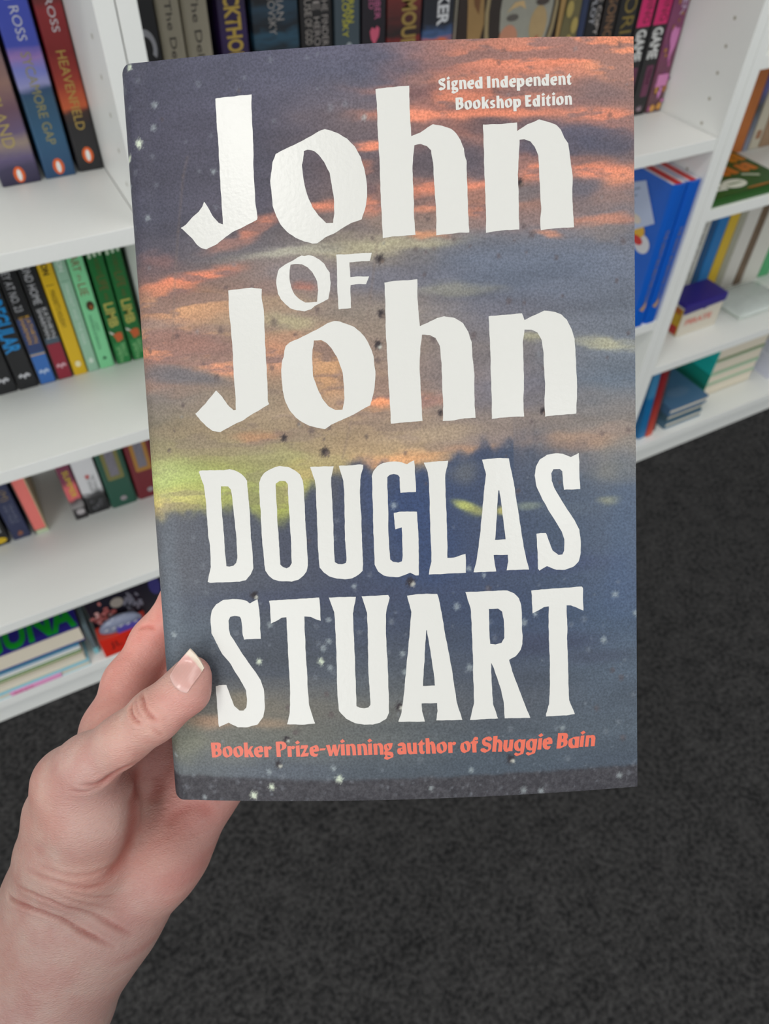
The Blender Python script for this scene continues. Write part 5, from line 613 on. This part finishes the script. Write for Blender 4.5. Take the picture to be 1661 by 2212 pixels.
# ---------------- the hand ----------------
def surface_nets(f,org,h):
    s=f<0; nx,ny,nz=f.shape
    c=[s[i:nx-1+i,j:ny-1+j,k:nz-1+k] for i in (0,1) for j in (0,1) for k in (0,1)]
    cnt=sum(a.astype(np.int8) for a in c); act=(cnt>0)&(cnt<8); I=np.argwhere(act); vid=-np.ones(act.shape,np.int64); vid[tuple(I.T)]=np.arange(len(I))
    P=np.zeros((len(I),3)); N=np.zeros(len(I))
    cor=[(i,j,k) for i in (0,1) for j in (0,1) for k in (0,1)]
    for a in range(8):
        for b in range(a+1,8):
            A=cor[a];B_=cor[b]
            if sum(abs(A[q]-B_[q]) for q in range(3))!=1: continue
            fa=f[I[:,0]+A[0],I[:,1]+A[1],I[:,2]+A[2]]; fb=f[I[:,0]+B_[0],I[:,1]+B_[1],I[:,2]+B_[2]]
            m=(fa<0)!=(fb<0); t=np.where(m,fa/np.where(fa-fb==0,1,fa-fb),0)
            for q in range(3): P[:,q]+=np.where(m,A[q]+(B_[q]-A[q])*t,0)
            N+=m
    P=P/N[:,None]+I; P=P*h+np.array(org)
    F=[]
    for ax in range(3):
        sl0=[slice(None)]*3; sl1=[slice(None)]*3; sl0[ax]=slice(0,-1); sl1[ax]=slice(1,None)
        s0=s[tuple(sl0)]; s1=s[tuple(sl1)]; E=np.argwhere(s0!=s1); b1,b2=[q for q in range(3) if q!=ax]
        E=E[(E[:,b1]>0)&(E[:,b2]>0)&(E[:,b1]<f.shape[b1]-1)&(E[:,b2]<f.shape[b2]-1)]
        def cell(d1,d2):
            e=E.copy(); e[:,b1]-=d1; e[:,b2]-=d2; return vid[e[:,0],e[:,1],e[:,2]]
        Q=np.stack([cell(1,1),cell(0,1),cell(0,0),cell(1,0)],1); fl=s0[tuple(E.T)]
        if ax==1: fl=~fl
        Q[~fl]=Q[~fl][:,::-1]; F.append(Q)
    return P,np.concatenate(F)
def build_hand():
    h=.78; org=np.array([-150.,-165.,-72.]); dim=(316,326,124)
    ax=[org[i]+h*np.arange(dim[i]) for i in range(3)]
    f=np.empty(dim,np.float32)
    for i0 in range(0,dim[0],40):
        X=np.stack(np.meshgrid(ax[0][i0:i0+40],ax[1],ax[2],indexing='ij'),-1).astype(np.float32); f[i0:i0+40]=hand_sdf(X)
    P,F=surface_nets(f,org,h)
    # drop vertices sanity, smooth, then press in the creases
    e=np.concatenate([F[:,[0,1]],F[:,[1,2]],F[:,[2,3]],F[:,[3,0]]]); 
    for it in range(5):
        A=np.zeros_like(P);n=np.zeros(len(P))
        for q in range(3): A[:,q]=np.bincount(e[:,0],P[e[:,1],q],len(P))+np.bincount(e[:,1],P[e[:,0],q],len(P))
        n=np.bincount(e[:,0],minlength=len(P))+np.bincount(e[:,1],minlength=len(P)); P=P+.5*(A/n[:,None]-P)
    nf=np.cross(P[F[:,2]]-P[F[:,0]],P[F[:,3]]-P[F[:,1]]); nv=np.zeros_like(P)
    for k in range(4):
        for q in range(3): nv[:,q]+=np.bincount(F[:,k],nf[:,q],len(P))
    nv/=np.linalg.norm(nv,axis=1,keepdims=True)+1e-9
    g=np.zeros(len(P)); near=(P[:,2]>-48)
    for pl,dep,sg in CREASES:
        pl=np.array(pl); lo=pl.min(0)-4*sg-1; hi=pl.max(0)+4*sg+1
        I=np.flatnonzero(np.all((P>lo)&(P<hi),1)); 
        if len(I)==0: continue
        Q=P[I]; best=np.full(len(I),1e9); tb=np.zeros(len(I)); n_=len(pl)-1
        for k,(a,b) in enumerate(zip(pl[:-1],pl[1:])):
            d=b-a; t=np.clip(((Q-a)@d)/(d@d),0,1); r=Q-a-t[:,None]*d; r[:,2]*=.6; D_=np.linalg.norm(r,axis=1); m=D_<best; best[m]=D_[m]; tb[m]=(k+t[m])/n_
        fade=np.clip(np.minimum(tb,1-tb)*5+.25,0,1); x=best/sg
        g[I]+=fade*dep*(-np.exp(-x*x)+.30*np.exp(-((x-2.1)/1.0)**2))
    # soft tendon and pad relief
    rel=.45*(fbm((P[:,0]+P[:,2])/16,(P[:,1]-P[:,2])/16,3,3))+.10*fbm((P[:,0]*.5-P[:,1])/2.4,(P[:,0]+P[:,1])/7,2,6)
    P=P+nv*(g+rel)[:,None]
    # keep clear of the book
    inside=(P[:,0]>-2.2)&(P[:,0]<158)&(P[:,1]>-.3)&(P[:,1]<240)&(P[:,2]<surf(P[:,0])+.1)&(P[:,2]>-33.6)
    top=inside&(P[:,2]>-10); P[top,2]=surf(P[top,0])+.12; bot=inside&(P[:,2]<-26); P[bot,2]=-33.7; 
    # skin colouring: blood near finger ends and joints, paler over the thumb ball; index brightened against shade, shadowed palm folds painted darker
    c=np.tile(np.array([187,147,138.]),(len(P),1))
    def tint(x,y,z,r,col,s):
        nonlocal c
        d2=((P[:,0]-x)**2+(P[:,1]-y)**2+((P[:,2]-z)*.7)**2)/r**2; c+= (np.array(col)-c)*(s*np.exp(-d2))[:,None]
    for t_ in TINTS: tint(*t_)
    mott=fbm(P[:,0]/7+P[:,2]/9,P[:,1]/7,4,12); c+=mott[:,None]*np.array([14,34,32.]); vein=fbm(P[:,0]/26,P[:,1]/26,2,44); c+=np.clip(vein,-.2,.2)[:,None]*np.array([-16,2,8.])
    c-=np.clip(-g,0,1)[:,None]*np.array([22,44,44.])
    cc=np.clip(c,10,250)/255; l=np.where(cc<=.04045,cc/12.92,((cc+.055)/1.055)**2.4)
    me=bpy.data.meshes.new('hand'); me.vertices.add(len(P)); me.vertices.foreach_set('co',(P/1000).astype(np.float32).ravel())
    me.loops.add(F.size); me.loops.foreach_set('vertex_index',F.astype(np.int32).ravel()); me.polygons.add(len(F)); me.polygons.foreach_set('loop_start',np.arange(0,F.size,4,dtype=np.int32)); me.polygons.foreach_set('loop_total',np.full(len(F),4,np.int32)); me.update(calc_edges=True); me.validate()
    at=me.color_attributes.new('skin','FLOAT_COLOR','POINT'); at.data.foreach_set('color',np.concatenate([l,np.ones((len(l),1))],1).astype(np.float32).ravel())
    m_=bpy.data.materials.new('skin'); m_.use_nodes=True; nt=m_.node_tree; b=nt.nodes['Principled BSDF']
    ca=nt.nodes.new('ShaderNodeAttribute'); ca.attribute_name='skin'; nt.links.new(ca.outputs['Color'],b.inputs['Base Color'])
    b.inputs['Roughness'].default_value=.44; b.inputs['Specular IOR Level'].default_value=.42; b.inputs['Subsurface Weight'].default_value=.35; b.inputs['Subsurface Radius'].default_value=(1.,.35,.2); b.inputs['Subsurface Scale'].default_value=.0028
    tc=nt.nodes.new('ShaderNodeTexCoord'); mp=nt.nodes.new('ShaderNodeMapping'); mp.inputs['Rotation'].default_value=(0,0,.9); mp.inputs['Scale'].default_value=(1,2.2,1); nt.links.new(tc.outputs['Object'],mp.inputs[0])
    v=nt.nodes.new('ShaderNodeTexVoronoi'); v.inputs['Scale'].default_value=620; v.feature='DISTANCE_TO_EDGE'; n=nt.nodes.new('ShaderNodeTexNoise'); n.inputs['Scale'].default_value=420; n.inputs['Detail'].default_value=5
    nt.links.new(mp.outputs[0],v.inputs['Vector']); nt.links.new(mp.outputs[0],n.inputs['Vector'])
    a=nt.nodes.new('ShaderNodeMath'); a.operation='MULTIPLY_ADD'; a.inputs[1].default_value=.9; nt.links.new(v.outputs['Distance'],a.inputs[0]); nt.links.new(n.outputs['Fac'],a.inputs[2])
    bp=nt.nodes.new('ShaderNodeBump'); bp.inputs['Strength'].default_value=.6; bp.inputs['Distance'].default_value=.0004; nt.links.new(a.outputs[0],bp.inputs['Height']); nt.links.new(bp.outputs[0],b.inputs['Normal'])
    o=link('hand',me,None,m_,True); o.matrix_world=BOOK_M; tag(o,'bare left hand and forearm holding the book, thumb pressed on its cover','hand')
    # thumbnail: plate fitted to the skin beneath it
    G_=np.array(NAIL).reshape(9,9,3); nS,nX=25,25
    def up(A_):   # smooth the measured 9 x 9 plate to 25 x 25
        t=np.linspace(0,8,25); i=np.minimum(t.astype(int),7); f=(t-i).reshape((-1,)+(1,)*(A_.ndim-1)); return A_[i]*(1-f)+A_[i+1]*f
    for _ in range(2): G_[1:-1,1:-1,2]=(G_[1:-1,1:-1,2]*2+G_[:-2,1:-1,2]+G_[2:,1:-1,2]+G_[1:-1,:-2,2]+G_[1:-1,2:,2])/6
    G2=up(np.swapaxes(up(G_),0,1)); G2=np.swapaxes(G2,0,1).reshape(-1,3); uv=G2[:,:2]; w=G2[:,2].copy()
    sgrid=np.repeat(np.linspace(0,1,nS),nX); xg=np.tile(np.linspace(0,1,nX),nS)
    top_=np.concatenate([uv,w[:,None]],1); bot_=top_.copy(); bot_[:,2]-=.45; N_=len(top_); V_=np.concatenate([top_,bot_])/1000; fs=[]
    for a_ in range(nS-1):
        for b_ in range(nX-1):
            i=a_*nX+b_; fs.append([i,i+1,i+nX+1,i+nX]); fs.append([N_+i,N_+i+nX,N_+i+nX+1,N_+i+1])
    per=[b_ for b_ in range(nX)]+[a_*nX+nX-1 for a_ in range(1,nS)]+[(nS-1)*nX+b_ for b_ in range(nX-2,-1,-1)]+[a_*nX for a_ in range(nS-2,0,-1)]
    for a_,b_ in zip(per,per[1:]+per[:1]): fs.append([a_,b_,N_+b_,N_+a_])
    me=bpy.data.meshes.new('nail'); me.from_pydata(V_.tolist(),[],fs)
    fe=np.clip((sgrid-.80-.05*np.cos((xg-.5)*3))/.04,0,1); lun=np.clip((.16-sgrid)/.1,0,1)
    col=np.array([218,170,162.])[None]*(1-fe[:,None])+np.array([224,208,190.])[None]*fe[:,None]; col=col+(np.array([226,190,184.])-col)*(lun*.6)[:,None]; col+= (12*np.sin(xg*60))[:,None]*.12
    col=np.concatenate([col,col]); cc=np.clip(col,0,250)/255; l=((cc+.055)/1.055)**2.4
    at=me.color_attributes.new('nailtone','FLOAT_COLOR','POINT'); at.data.foreach_set('color',np.concatenate([l,np.ones((len(l),1))],1).astype(np.float32).ravel())
    m2=bpy.data.materials.new('nail'); m2.use_nodes=True; nt=m2.node_tree; b=nt.nodes['Principled BSDF']; ca=nt.nodes.new('ShaderNodeAttribute'); ca.attribute_name='nailtone'; nt.links.new(ca.outputs['Color'],b.inputs['Base Color']); b.inputs['Roughness'].default_value=.28; b.inputs['Subsurface Weight'].default_value=.2; b.inputs['Subsurface Radius'].default_value=(1,.4,.3); b.inputs['Subsurface Scale'].default_value=.001
    nl=link('thumbnail',me,o,m2,True); nl['label']='short natural thumbnail with a pale free edge'
build_hand()
